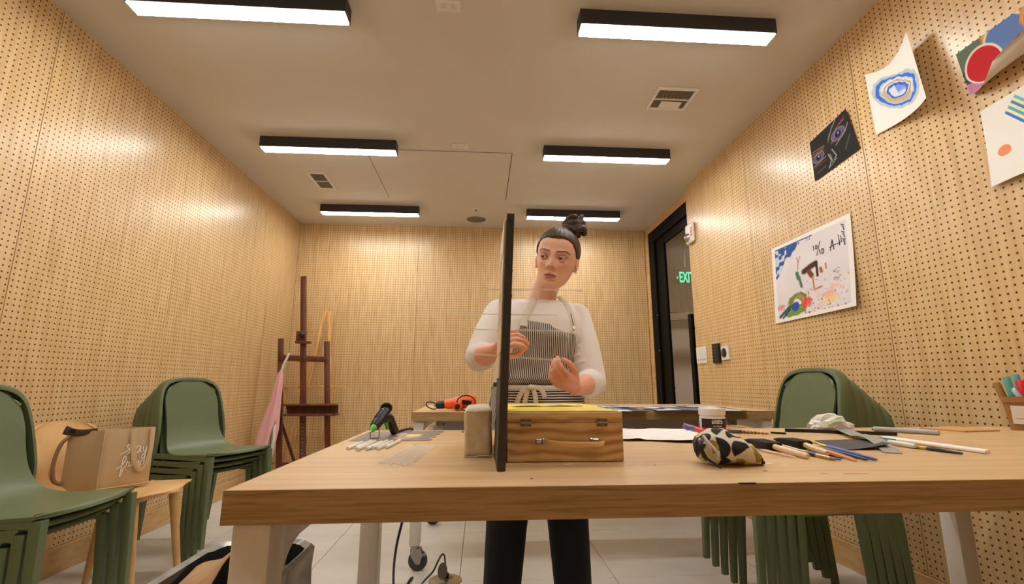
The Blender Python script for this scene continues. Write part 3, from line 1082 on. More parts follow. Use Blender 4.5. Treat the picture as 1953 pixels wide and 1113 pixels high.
def worktable(x0, x1, y0, y1, label, inset=0.010):
    t = thing('worktable', label, 'table', ((x0 + x1) / 2, (y0 + y1) / 2, 0), 0, None)
    b = MB().bx(x0 + 0.001, x1 - 0.001, y0 + 0.001, y1 - 0.001, TT - 0.0475, TT, 0.0015, 1)
    b.build('tabletop', 'oak', t, smooth=0)
    e = MB()
    e.bx(x0 - 0.0005, x1 + 0.0005, y0 - 0.0005, y0 + 0.0008, TT - 0.0472, TT - 0.0006)
    e.bx(x0 - 0.0005, x1 + 0.0005, y1 - 0.0008, y1 + 0.0005, TT - 0.0472, TT - 0.0006)
    e.bx(x0 - 0.0005, x0 + 0.0008, y0, y1, TT - 0.0472, TT - 0.0006)
    e.bx(x1 - 0.0008, x1 + 0.0005, y0, y1, TT - 0.0472, TT - 0.0006)
    e.build('shaded_edge', 'oak_shaded', t, smooth=0)
    w, d = 0.056, 0.062
    zt = TT - 0.048
    lx = (x0 + 0.010, x1 - inset - w)
    ly = (y0 + 0.012, y1 - 0.012 - d)
    for a in lx:
        for c in ly:
            MB().bx(a, a + w, c, c + d, 0.125, zt, 0.006, 2).build('leg', 'white_metal', t)
            caster(t, a + w / 2, c + d / 2)
        # end frame: rail with rounded inner corners
        r = MB()
        r.bx(a + 0.006, a + w - 0.006, ly[0] + d, ly[1], zt - 0.055, zt, 0.003)
        for (yy, s) in ((ly[0] + d, 1), (ly[1], -1)):
            n = 7
            poly = [(0, 0), (0.075, 0)] + [(0.075 - 0.075 * sin(k / n * pi / 2), -0.075 + 0.075 * cos(k / n * pi / 2)) for k in range(1, n)] + [(0, -0.075)]
            poly = [(s * p, q) for p, q in poly]
            r.prism(poly, w - 0.012, frame_mat((a + 0.006, yy, zt - 0.054), (0, 1, 0), (0, 0, 1)))
        r.build('side_rail', 'white_metal', t)
    for c in (ly[1] + 0.012,):
        MB().bx(lx[0] + w, lx[1], c, c + 0.035, zt - 0.125, zt - 0.001, 0.003).build('long_rail', 'grey_metal', t)
    return t

worktable(-0.365, 1.93, 0.745, 1.625, 'oak worktable with white legs in the foreground, strewn with craft supplies', 0.32)
t2 = worktable(-0.368, 1.672, 2.66, 3.56, 'oak worktable on casters behind the woman')
for xx in (-0.20, 1.46):
    s = MB().bx(xx - 0.028, xx + 0.028, 2.735, 2.765, TT - 0.085, TT - 0.05, 0.003).build('power_socket', 'grey_metal', t2, smooth=0)
    MB().prism([(-0.006, -0.006), (0.006, -0.006), (0, 0.006)], 0.001, frame_mat((xx, 2.735, TT - 0.068), (1, 0, 0), (0, 0, 1))).build('socket_mark', 'black_plastic', s, smooth=0)
MB().lathe([(0.026, TT - 0.105), (0.026, TT - 0.085)], (-0.235, 2.79, 0), 20).build('cable_port', 'white_metal', t2)

# worn paint on the foreground table: flat smears of dried paint
def smear(pts, name, mat, label):
    b = MB()
    n = len(pts)
    b.add([(p[0], p[1], TT + 0.0003) for p in pts] + [(p[0], p[1], TT - 0.0005) for p in pts],
          [tuple(range(n)), tuple(reversed(range(n, 2 * n)))] + [(i, (i + 1) % n, (i + 1) % n + n, i + n) for i in range(n)])
    return b
M['chalk'] = plain('dried_white_paint', (236, 226, 208), 0.8)
M['red_paint'] = plain('dried_red_paint', (206, 112, 66), 0.7)
M['dark_paint'] = plain('dried_dark_paint', (60, 40, 50), 0.7)
tbl = bpy.data.objects['worktable']
def add_smear(cx, cy, lx, ly, mat, seed):
    r = random.Random(seed)
    pts = [(cx + cos(a) * lx * r.uniform(.5, 1), cy + sin(a) * ly * r.uniform(.4, 1)) for a in [k * 2 * pi / 10 for k in range(10)]]
    smear(pts, '', '', '').build('paint_smear', mat, tbl, smooth=0)
for k, a in enumerate([(0.296, 0.905, .014, .004, 'chalk'), (0.405, 0.885, .014, .004, 'chalk'), (0.555, 0.915, .014, .005, 'chalk'), (0.575, 0.895, .012, .003, 'chalk'), (0.35, 0.935, .012, .004, 'chalk'), (0.17, 0.93, 0.012, .004, 'chalk'),
                       (0.635, 0.805, .030, .003, 'red_paint'), (0.585, 0.81, .012, .002, 'red_paint'), (0.085, 0.80, .004, .004, 'dark_paint'), (0.33, 0.912, .0025, .003, 'dark_paint'), (0.50, 0.84, .006, .003, 'dark_paint')]):
    add_smear(*a, seed=k)
b = MB().bx(0.400, 0.427, 0.7435, 0.748, TT - 0.0018, TT + 0.0003)
b.build('paint_smear', 'dark_paint', tbl, smooth=0)

# ================================================================== CHAIRS
def make_green_chair():
    t = thing('stacking_chair', 'x', 'chair', (0, 0, 0), 0, 'x')
    SH = 0.45
    # inner shell: seat running up into the backrest
    prof = [(0.235, SH - 0.016), (0.228, SH - 0.004), (0.21, SH), (0.12, SH - 0.004), (0.02, SH - 0.010), (-0.06, SH - 0.008), (-0.115, SH + 0.006), (-0.155, SH + 0.040), (-0.182, SH + 0.09),
            (-0.205, SH + 0.16), (-0.226, SH + 0.24), (-0.243, SH + 0.31), (-0.252, SH + 0.346), (-0.257, SH + 0.362), (-0.260, SH + 0.372)]
    wid = [0.200, 0.214, 0.218, 0.219, 0.218, 0.210, 0.196, 0.180, 0.169, 0.166, 0.168, 0.166, 0.160, 0.155, 0.150]
    n = 23
    sm = bez([(x, w, z) for (x, z), w in zip(prof, wid)], 3)
    P = np.zeros((len(sm), n, 3))
    for i, q in enumerate(sm):
        f = i / 3.0
        back = max(0.0, (f - 6) / 8.0)
        for j in range(n):
            s = -1 + 2 * j / (n - 1)
            e = abs(s) ** 4
            z = q.z if q.z < SH + .22 else SH + .22 + (q.z - SH - .22) * (1 - 0.42 * abs(s) ** 3.0)
            P[i, j] = (q.x + back * 0.026 * s * s - (0.030 * e * (1 - f / 3.0) if f < 3 else 0) - (0.016 * s * s * max(0, 1 - f / 2)), s * q.y, z - (0.004 * e if f < 7 else 0))
    solid_grid(P[:, ::-1], 0.010).build('seat', 'green', t, 50, local=True)
    # outer frame: arch round the back whose sides run down into the rear legs
    def section(c, tx, depth, th):
        """flat section, depth along local x, thickness across the path"""
        return None
    side = [(-0.228, 0.212, 0.40, 0.046), (-0.228, 0.216, 0.46, 0.070), (-0.236, 0.212, 0.54, 0.085), (-0.250, 0.205, 0.62, 0.085), (-0.264, 0.197, 0.70, 0.075), (-0.274, 0.182, 0.765, 0.060),
            (-0.280, 0.150, 0.805, 0.048), (-0.283, 0.10, 0.824, 0.042), (-0.285, 0.05, 0.830, 0.040), (-0.285, 0.0, 0.831, 0.040)]
    sd_ = bez([(x, y, z) for x, y, z, d in side], 4)
    dd_ = np.interp(np.linspace(0, len(side) - 1, len(sd_)), range(len(side)), [q[3] for q in side])
    side = [(q.x, q.y, q.z, float(d)) for q, d in zip(sd_, dd_)]
    path = side + [(x, -y, z, d) for x, y, z, d in reversed(side[:-1])]
    rings = []
    for i, (x, y, z, d) in enumerate(path):
        a = path[max(0, i - 1)]
        c = path[min(len(path) - 1, i + 1)]
        tv = Vector((0, c[1] - a[1], c[2] - a[2])).normalized()
        nv = Vector((0, tv.z, -tv.y))           # outward normal in the yz plane
        c0 = Vector((x, y, z))
        h = 0.009
        ring = []
        for (u, v) in ((0.5, -1), (0.5, 0.4), (0.42, 1), (-0.42, 1), (-0.5, 0.4), (-0.5, -1)):
            ring.append(c0 + Vector((1, 0, 0)) * (u * d + 0.012) + nv * (v * h))
        rings.append(ring)
    MB().loft(rings).build('back_frame', 'green', t, 50, local=True)
    # back panel behind the inner shell
    Q = np.zeros((6, n, 3))
    for i, z in enumerate((0.56, 0.62, 0.69, 0.76, 0.805, 0.827)):
        ww = (0.204, 0.202, 0.194, 0.176, 0.146, 0.095)[i]
        xx = (-0.272, -0.284, -0.296, -0.303, -0.304, -0.303)[i]
        for j in range(n):
            s = -1 + 2 * j / (n - 1)
            Q[i, j] = (xx + 0.030 * s * s, s * ww, z)
    solid_grid(Q, 0.007).build('back_panel', 'green', t, 50, local=True)
    for s in (-1, 1):
        # rear leg, tapering to the floor
        rr = []
        for x, y, z, d in ((-0.262, 0.208, 0.0, 0.030), (-0.246, 0.211, 0.2, 0.036), (-0.228, 0.212, 0.405, 0.046)):
            c0 = Vector((x, s * y, z))
            rr.append([c0 + Vector((u * d + 0.012, v * 0.012, 0)) for u, v in ((0.5, -0.8), (0.5, 0.8), (0.35, 1), (-0.35, 1), (-0.5, 0.8), (-0.5, -0.8), (-0.35, -1), (0.35, -1))])
        MB().loft(rr).build('leg', 'green', t, 50, local=True)
        # front leg
        rr = []
        for x, y, z, d, w in ((0.222, 0.208, 0.0, 0.026, 0.012), (0.213, 0.205, 0.22, 0.031, 0.015), (0.202, 0.198, 0.431, 0.036, 0.018)):
            c0 = Vector((x, s * y, z))
            rr.append([c0 + Vector((u * d, v * w, 0)) for u, v in ((0.5, -0.8), (0.5, 0.8), (0.35, 1), (-0.35, 1), (-0.5, 0.8), (-0.5, -0.8), (-0.35, -1), (0.35, -1))])
        MB().loft(rr).build('leg', 'green', t, 50, local=True)
        # side rail under the seat with a rounded corner at the leg
        n2 = 5
        poly = [(-0.215, 0.434), (0.195, 0.436), (0.195, 0.398)] + [(0.195 - 0.014 + 0.014 * cos(k / n2 * pi / 2), 0.397 + 0.014 * sin(k / n2 * pi / 2)) for k in range(n2 + 1)][1:] + [(-0.215, 0.411)]
        MB().prism(poly, 0.024, frame_mat((0, s * 0.205 + 0.012, 0), (1, 0, 0), (0, 0, 1))).build('side_rail', 'green', t, 50, local=True)
    return t

chair0 = make_green_chair()
for _c in chair0.children:
    _c.data.transform(Matrix.Diagonal((1, 1, 1.0444, 1)))
used = []
def green_chair(x, y, rz, z, label, group):
    o = chair0 if not used else copy_tree(chair0)
    used.append(o)
    return place(o, (x, y, z), rz, label, group)

POS = {0: 'lowest', 1: 'second from the bottom', 2: 'middle', 3: 'second from the top', 4: 'topmost'}
def stack(n, x, y, rz, step, dz, where, group):
    """top chair at x, y; the ones below step back under it"""
    f = Vector((cos(rz), sin(rz)))
    for k in range(n):
        d = (n - 1 - k) * step
        nm = {3: ['bottom', 'middle', 'top'], 4: ['bottom', 'second lowest', 'second highest', 'top'], 5: ['bottom', 'second lowest', 'middle', 'second highest', 'top']}[n][k]
        green_chair(x - f.x * d, y - f.y * d, rz, k * dz, 'green plastic chair, ' + nm + ' one of the stack ' + where, group)

DZ, ST = 0.037, 0.043
stack(3, -1.59, 1.90, 0.0, ST, DZ, 'at the left frame edge', 'green chairs stacked nearest the camera')
stack(4, -1.56, 3.025, radians(-22), ST, DZ, 'between the wooden chair and the easel', 'green chairs stacked by the left wall')
stack(5, 1.306, 2.155, radians(180 + 3), ST, DZ, 'against the right wall', 'green chairs stacked by the right wall')

# wooden shell chair
wc = thing('wooden_chair', 'honey coloured wooden shell chair holding a tan tote bag', 'chair', (-1.66, 2.445, 0))
prof = [(0.25, 0.455), (0.24, 0.470), (0.20, 0.478), (0.10, 0.474), (0.0, 0.470), (-0.09, 0.474), (-0.165, 0.484), (-0.215, 0.520), (-0.245, 0.58), (-0.272, 0.65), (-0.298, 0.71), (-0.314, 0.745), (-0.322, 0.765), (-0.326, 0.776)]
wid = [0.12, 0.175, 0.212, 0.225, 0.225, 0.218, 0.212, 0.208, 0.212, 0.216, 0.216, 0.214, 0.208, 0.198]
n = 25
sm = bez([(x, w, z) for (x, z), w in zip(prof, wid)], 3)
P = np.zeros((len(sm), n, 3))
for i, q in enumerate(sm):
    f = i / 3.0
    for j in range(n):
        s = -1 + 2 * j / (n - 1)
        bk = max(0, (f - 5) / 8)
        z = q.z if q.z < 0.56 else 0.56 + (q.z - 0.56) * (1 - 0.36 * abs(s) ** 3.5)
        P[i, j] = (q.x + 0.05 * bk * s * s - 0.07 * s * s * max(0, 1 - f / 2.2), s * q.y, z - (0.006 * abs(s) ** 3 if f < 6 else 0))
solid_grid(P[:, ::-1], 0.013).build('shell', 'beech', wc, 50, local=True)
for sx, sy in ((1, 1), (1, -1), (-1, 1), (-1, -1)):
    MB().tube([(0.15 * sx, 0.135 * sy, 0.462), (0.215 * sx, 0.165 * sy, 0.0)], [0.021, 0.0135], 16).build('leg', 'beech', wc, local=True)
MB().bx(-0.17, 0.17, -0.155, 0.155, 0.435, 0.458, 0.006).build('seat_frame', 'beech', wc, local=True)

# ---- tote bag on the wooden chair
M['canvas'] = plain('tan_canvas', (198, 168, 126), 0.85, bump=0.3, bscale=500, sheen=0.2)
M['canvas_dark'] = plain('brown_webbing', (150, 112, 76), 0.8, bump=0.3, bscale=500)
M['canvas_in'] = plain('dark_lining', (78, 66, 56), 0.85)
M['ink_white'] = plain('white_ink', (238, 230, 220), 0.7)
bag = thing('tote_bag', 'tan canvas tote bag with white script, standing on the wooden chair', 'bag', (-1.76, 2.50, 0.48))
C0, CR, CL = Vector((-1.690, 2.335, 0)), Vector((-1.575, 2.495, 0)), Vector((-1.868, 2.365, 0))
CB = CR + (CL - C0)
zb = 0.482
def bag_ring(z, bulge, shrink=0.0):
    cs = [C0, CR, CB, CL]
    c = sum(cs, Vector()) / 4
    out = []
    for k in range(4):
        a, b_ = cs[k], cs[(k + 1) % 4]
        nn = Vector((b_.y - a.y, -(b_.x - a.x), 0)).normalized()
        for i in range(8):
            s = i / 8
            p = a.lerp(b_, s) + nn * (bulge * sin(pi * s) + 0.004 * sin(5 * z * 30 + k * 3 + s * 7) * sin(pi * s))
            p = c + (p - c) * (1 - shrink)
            out.append(Vector((p.x, p.y, z)))
    return out
H_ = 0.262
outer = [bag_ring(zb + H_ * k, bl, sh) for k, bl, sh in ((0, 0.0, 0.02), (0.02, 0.002, 0.0), (0.15, 0.008, 0), (0.35, 0.010, 0), (0.6, 0.006, 0), (0.85, 0.0, 0.0), (1.0, -0.006, 0.0))]
# top edge dips a little on the far left
for p in outer[-1]:
    p.z -= 0.016 * max(0, min(1, (-p.x - 1.70) / 0.2))
inner = [bag_ring(zb + H_ * k, -0.004, 0.03) for k in (1.0, 0.7, 0.4)]
for p in inner[0]:
    p.z -= 0.016 * max(0, min(1, (-p.x - 1.70) / 0.2))
MB().loft(outer + inner, caps=True).build('bag_body', 'canvas', bag, 60)
# piped seam at the near corner and round the foot
MB().tube([C0 + Vector((0, -0.002, zb + 0.01 + H_ * k * 0.97)) for k in (0, .2, .4, .6, .8, 1)], 0.0028, 8).build('seam', 'canvas', bag)
MB().tube([p + Vector((0, 0, 0.002)) for p in outer[1][:9]], 0.0035, 8).build('seam', 'canvas', bag)
fx = (CR - C0).normalized()
fn = Vector((fx.y, -fx.x, 0))
def on_face(s, z, off=0.006):
    return C0 + (CR - C0) * s + Vector((0, 0, zb + z)) + fn * (off + 0.010 * sin(pi * s))
hp = bez([on_face(.52, .262, .001), on_face(.55, .20, .008), on_face(.60, .12, .014), on_face(.74, .075, .016), on_face(.88, .10, .014), on_face(.93, .18, .010), on_face(.93, .262, .002)], 5)
MB().tube(hp, 0.011, 8, sx=0.14, sy=1.0, up=fn[:]).build('handle', 'canvas', bag)
lx = (CL - C0).normalized()
hp = bez([CL + Vector((0.012, -0.008, zb + .235)), CL + Vector((-0.004, -0.028, zb + .20)), CL + Vector((-0.012, -0.040, zb + .12)), CL + Vector((-0.004, -0.034, zb + .05)), CL + Vector((0.012, -0.012, zb + .03))], 5)
MB().tube(hp, 0.010, 8, sx=0.8, sy=0.8).build('handle', 'canvas_dark', bag)
fl_ = bez([CL + Vector((-0.012, -0.012, zb + .262)), CL + Vector((0.03, -0.008, zb + .25)), CL + Vector((0.08, -0.008, zb + .252)), CL + Vector((0.125, -0.004, zb + .262))], 5)
MB().tube(fl_, [0.020 - 0.0008 * k for k in range(len(fl_))], 8, sx=1.0, sy=0.16).build('folded_flap', 'canvas_in', bag)
link_mesh(text_mesh('IES', 0.022, frame_mat(CL + Vector((0.022, -0.0125, zb + .256)), (1, 0.05, -0.2), (0, 0, 1)), 0.0006, 0.0006), 'flap_lettering', 'black_plastic', bag, 0)
# handwriting "stay friendly", cut off by the handle and the edge as in life
def script(strokes, o, sc, r):
    b = MB()
    for st in strokes:
        pts = []
        for (a, c) in st:
            s = (o[0] + a * sc)
            pts.append(on_face(s, o[1] + c * sc * 0.2, 0.0075))
        b.tube(bez(pts, 5), r, 6, sx=0.35, sy=1.0, up=fn[:])
    return b
st = [[(-.55, .0), (-.25, .15), (.05, .35), (.1, .6), (-.05, .75), (-.1, .55), (.1, .3), (.05, .05), (-.1, .0)],
      [(.25, .9), (.22, .4), (.3, .05), (.42, .15)], [(.1, .6), (.4, .68)],
      [(.85, .5), (.65, .55), (.52, .25), (.68, .02), (.85, .35), (.87, .5), (.88, .1), (1.0, .05)],
      [(1.1, .5), (1.12, .15), (1.25, .08), (1.38, .5), (1.3, -.2), (1.15, -.55), (1.05, -.3), (1.4, .1)]]
script(st, (0.47, 0.150), 0.275, 0.0021).build('lettering', 'ink_white', bag, 0)
st = [[(-.35, .0), (.0, .12), (.35, .75), (.28, 1.1), (.12, .8), (.08, .0), (.02, -.75), (.12, -.6), (.22, -.1), (.42, .15)],
      [(.42, .15), (.5, .55), (.55, .45), (.68, .45), (.66, .1), (.8, .1)], [(.82, .1), (.92, .5), (.93, .1), (1.05, .1)],
      [(1.05, .1), (1.2, .35), (1.15, .5), (1.05, .3), (1.12, .02), (1.3, .1)], [(1.3, .1), (1.36, .5), (1.38, .1), (1.5, .5), (1.55, .1), (1.65, .1)],
      [(1.95, .45), (1.72, .5), (1.68, .1), (1.9, .15), (2.0, 1.0), (2.0, .1)]]
script(st, (0.36, 0.090), 0.235, 0.0021).build('lettering', 'ink_white', bag, 0)

# ================================================================== EASELS AND WHAT HANGS ON THEM
ez = thing('studio_easel', 'dark brown H-frame easel standing in the left corner', 'easel', (-1.66, 4.80, 0))
yE = 4.80
lean = 0.10
def ez_p(x, z, dy=0.0):
    return Vector((x + 0.095 * (1.37 - z), yE - 0.05 + lean * z / 2 + dy, z))
XLp, XRp, XM = -1.972, -1.528, -1.756
for xx, zz in ((XLp, 1.39), (XRp, 1.365)):
    MB().bar(ez_p(xx, 0.02), ez_p(xx, zz), 0.05, 0.032, up=(0, 1, 0), bev=0.006).build('post', 'dark_wood', ez)
MB().bar(ez_p(XM, 0.12, 0.0), ez_p(XM, 2.03, 0.0), 0.056, 0.03, up=(0, 1, 0), bev=0.006).build('mast', 'dark_wood', ez)
MB().bar(ez_p(XLp, 1.20, -0.02), ez_p(XRp, 1.185, -0.02), 0.055, 0.024, up=(0, 1, 0), bev=0.004).build('cross_bar', 'dark_wood', ez)
MB().bar(ez_p(XLp, 0.20, -0.004), ez_p(XRp, 0.20, -0.004), 0.06, 0.024, up=(0, 1, 0), bev=0.004).build('cross_bar', 'dark_wood', ez)
tr = MB()
tr.bx(-1.850, -1.345, yE - 0.16, yE - 0.03, 0.655, 0.675, 0.004)
tr.bx(-1.842, -1.355, yE - 0.13, yE - 0.03, 0.745, 0.762, 0.004)
tr.bx(-1.842, -1.355, yE - 0.045, yE - 0.03, 0.675, 0.745)
tr.build('canvas_tray', 'dark_wood', ez)
MB().bar((-1.790, yE - 0.15, 0.675), (-1.800, yE - 0.14, 0.72), 0.006, 0.003, up=(0, 1, 0)).build('tray_catch', 'steel', ez)
cl_ = MB()
cl_.box(ez_p(XM - 0.004, 1.405, -0.045) , (0.095, 0.03, 0.11), 0.004)
cl_.box(ez_p(XM + 0.022, 1.348, -0.065), (0.14, 0.06, 0.022), 0.004)
cc = cl_.build('top_clamp', 'dark_wood', ez)
MB().ball(ez_p(XM + 0.016, 1.42, -0.085), (0.026, 0.026, 0.026), 14, 10).build('clamp_knob', 'black_plastic', cc)
rk = MB()
for k in range(11):
    rk.box(ez_p(XM, 0.24 + k * 0.034, -0.018), (0.016, 0.012, 0.012), rot=Matrix.Rotation(0.7, 3, 'X'))
rk.build('height_rack', 'steel', ez, 0)
MB().bar(ez_p(XRp + 0.0, 0.60, 0.03), (-1.52, yE + 0.30, 0.05), 0.026, 0.02, up=(0, 1, 0), bev=0.003).build('brace', 'dark_wood', ez)
MB().bar(ez_p(XLp + 0.0, 0.60, 0.03), (-1.79, yE + 0.30, 0.05), 0.026, 0.02, up=(0, 1, 0), bev=0.003).build('brace', 'dark_wood', ez)
for xx in (XLp + 0.128, XRp + 0.128):
    MB().bar((xx, yE - 0.22, 0.035), (xx, yE + 0.34, 0.035), 0.05, 0.05, bev=0.006).build('foot', 'dark_wood', ez)

e2 = thing('tripod_easel', 'pale pine A-frame easel behind the dark easel', 'easel', (-1.71, 5.30, 0))
ap = Vector((-1.712, 5.36, 1.74))
for xx in (-2.03, -1.50):
    MB().bar((xx, 5.20, 0.0), ap + Vector((-0.02 if xx < -1.7 else 0.012, 0, 0)), 0.032, 0.020, up=(0, 1, 0), bev=0.003).build('leg', 'pine', e2)
MB().bar((-1.90, 5.24, 0.30), ap + Vector((-0.035, -0.02, 0)), 0.026, 0.018, up=(0, 1, 0), bev=0.003).build('mast', 'pine', e2)
MB().bx(-2.06, -1.43, 5.175, 5.235, 0.905, 0.928, 0.003).build('ledge', 'pine', e2)
MB().bx(-2.05, -2.02, 5.185, 5.225, 0.72, 0.905, 0.003).build('ledge_block', 'pine', e2)
MB().bar((-1.68, 5.46, 0.0), ap + Vector((0.03, 0.03, -0.02)), 0.028, 0.018, up=(0, 1, 0), bev=0.003).build('leg', 'pine', e2)

# pink rolled cloth with a pale rod, leaning in the corner beside the dark easel
M['pink'] = plain('pink_cloth', (224, 168, 170), 0.8, bump=0.4, bscale=90, sheen=0.3)
M['off_white'] = plain('off_white_cloth', (214, 204, 190), 0.8)
pk = thing('pink_apron', 'pink folded cloth hanging beside the dark easel', 'cloth', (-1.95, 4.60, 0.3))
rings = []
for z, xc, w, d in ((1.075, -1.858, .012, .010), (1.04, -1.866, .024, .018), (0.95, -1.872, .034, .024), (0.82, -1.882, .040, .028), (0.68, -1.905, .060, .034), (0.55, -1.925, .078, .040), (0.43, -1.945, .082, .042), (0.30, -1.955, .08, .040)):
    ring = []
    for j in range(28):
        a = 2 * pi * j / 28
        rr = 1 + 0.16 * sin(5 * a + z * 3)
        ring.append((xc + w * cos(a) * rr, 4.62 + d * sin(a) * rr, z))
    rings.append(ring)
MB().loft(rings).build('cloth', 'pink', pk, 60)
MB().tube(bez([(-1.858, 4.615, 1.06), (-1.845, 4.615, 1.12), (-1.826, 4.625, 1.18), (-1.812, 4.64, 1.235)], 4), [0.016] * 12 + [0.010], 10, sx=0.6).build('strap', 'off_white', pk)
rp = thing('twisted_rope', 'white twisted rope hanging down beside the pink cloth', 'rope', (-1.875, 4.60, 0.2))
MB().tube(bez([(-1.862, 4.63, 0.62), (-1.868, 4.60, 0.55), (-1.862, 4.59, 0.45), (-1.872, 4.59, 0.33), (-1.874, 4.59, 0.10)], 5), 0.012, 8).build('strand', 'off_white', rp)
MB().tube(bez([(-1.868, 4.61, 0.62), (-1.885, 4.595, 0.55), (-1.890, 4.585, 0.45), (-1.890, 4.588, 0.33), (-1.892, 4.588, 0.12)], 5), 0.010, 8).build('strand', 'steel', rp)

# ================================================================== WASTE BIN
bn = thing('waste_bin', 'grey bin with a black liner and crumpled brown paper, beside the near table leg', 'bin', (-0.50, 1.03, 0))
M['bin'] = plain('bin_plastic', (70, 68, 66), 0.5)
M['liner'] = plain('bin_liner', (46, 44, 46), 0.18, spec=0.8, bump=0.6, bscale=28)
M['liner_edge'] = plain('liner_rim', (146, 142, 138), 0.22, spec=0.8, bump=1.0, bscale=26, var=0.2)
M['kraft'] = plain('kraft_paper', (178, 140, 100), 0.8, bump=0.2, bscale=30)
def rrect(x0, x1, y0, y1, r, z, m=5, wob=0.0, ph=0.0):
    out = []
    for (cx, cy, a0) in ((x1 - r, y1 - r, 0), (x0 + r, y1 - r, pi / 2), (x0 + r, y0 + r, pi), (x1 - r, y0 + r, 3 * pi / 2)):
        for k in range(m + 1):
            a = a0 + k / m * pi / 2
            q = len(out)
            rr = r + wob * sin(q * 2.4 + ph)
            out.append((cx + rr * cos(a), cy + rr * sin(a), z + wob * 0.8 * sin(q * 1.7 + ph)))
    return out
bx0, bx1, by0, by1, bz = -0.615, -0.385, 0.80, 1.255, 0.575
sh = lambda k, z, w=0.0, ph=0.0: rrect(bx0 + k, bx1 - k, by0 + k, by1 - k, 0.05, z, 5, w, ph)
MB().loft([sh(.045, 0.0), sh(.012, 0.50), sh(.006, bz - .01), sh(.012, bz - .01), sh(.05, 0.02)], caps=True).build('bin_shell', 'bin', bn, 40)
MB().loft([sh(.006, bz - .16, .004, 1), sh(-.004, bz - .10, .005, 2.2), sh(-.003, bz - .04, .003, .6), sh(-.005, bz, .002, 0), sh(.002, bz + .010, .002, 0), sh(.012, bz + .003, .002, .4)], caps=False).build('liner_rim', 'liner_edge', bn, 60)
MB().loft([sh(.012, bz + .003, .002, .4), sh(.018, bz - .06, .004, 2), sh(.03, bz - .16, .006, 3), sh(.06, bz - .28, .006, 4)], caps=False).build('liner', 'liner', bn, 60)
kp = MB()
r_ = random.Random(4)
P = np.zeros((9, 9, 3))
for i in range(9):
    for j in range(9):
        a, c = i / 8, j / 8
        P[i, j] = (-0.592 + 0.115 * a, 0.86 + 0.27 * c, 0.505 + 0.115 * c * (0.55 + 0.45 * a) + 0.05 * a * sin(pi * c) + 0.008 * r_.uniform(-1, 1))
solid_grid(P, 0.002).build('crumpled_paper', 'kraft', bn, 20)
P = np.zeros((6, 6, 3))
for i in range(6):
    for j in range(6):
        a, c = i / 5, j / 5
        P[i, j] = (-0.475 + 0.07 * a, 1.02 + 0.17 * c, 0.45 + 0.15 * c + 0.010 * r_.uniform(-1, 1) - 0.07 * a)
solid_grid(P, 0.002).build('crumpled_paper', 'kraft', bn, 20)

# ================================================================== FLOOR OUTLET AND CORD
fo = thing('floor_outlet', 'round steel floor outlet with its lid open', 'outlet', (-0.158, 2.565, 0))
MB().lathe([(0.0, 0.006), (0.070, 0.006), (0.080, 0.004), (0.082, 0.0)], (-0.158, 2.565, 0), 36).build('outlet_plate', 'steel', fo)
MB().lathe([(0.0, 0.007), (0.028, 0.007), (0.03, 0.0055)], (-0.150, 2.590, 0.0), 24).build('socket', 'dark_steel', fo)
lid = MB().lathe([(0.0, 0.005), (0.030, 0.005), (0.033, 0.0), (0.030, -0.003), (0.0, -0.003)], (-0.172, 2.545, 0.050), 24, Matrix.Rotation(radians(78), 3, 'X') @ Matrix.Diagonal((0.72, 1.15, 1)))
lid.build('outlet_lid', 'dark_steel', fo)
pc = thing('power_cord', 'black power cord hanging behind the table and running to the floor outlet', 'cord', (-0.25, 1.70, 0))
pts = bez([(-0.250, 1.515, 0.806), (-0.235, 1.560, 0.808), (-0.222, 1.615, 0.806), (-0.222, 1.642, 0.79), (-0.222, 1.645, 0.70), (-0.228, 1.65, 0.60), (-0.245, 1.67, 0.52), (-0.268, 1.70, 0.42), (-0.285, 1.78, 0.30), (-0.300, 1.95, 0.12), (-0.335, 2.25, 0.03), (-0.335, 2.55, 0.006), (-0.322, 2.60, 0.006), (-0.335, 2.52, 0.006), (-0.36, 2.42, 0.006), (-0.40, 2.30, 0.006), (-0.34, 2.20, 0.006), (-0.27, 2.35, 0.006), (-0.268, 2.48, 0.008)], 6)
MB().tube(pts, 0.0042, 8).build('cord_sheath', 'black_cord', pc)
pts = bez([(-0.272, 2.46, 0.010), (-0.255, 2.50, 0.025), (-0.215, 2.52, 0.060), (-0.195, 2.52, 0.10), (-0.178, 2.54, 0.125), (-0.166, 2.56, 0.115), (-0.160, 2.575, 0.06), (-0.156, 2.585, 0.022)], 6)
MB().tube(pts, 0.0042, 8).build('cord_sheath', 'black_cord', pc)
MB().bx(-0.282, -0.262, 2.445, 2.475, 0.0, 0.018, 0.004).build('cord_plug', 'black_plastic', pc)
MB().lathe([(0.012, 0.0075), (0.014, 0.022), (0.006, 0.03)], (-0.155, 2.588, 0), 14).build('cord_plug', 'black_plastic', pc)
# ================================================================== ON THE FOREGROUND TABLE
Z = TT
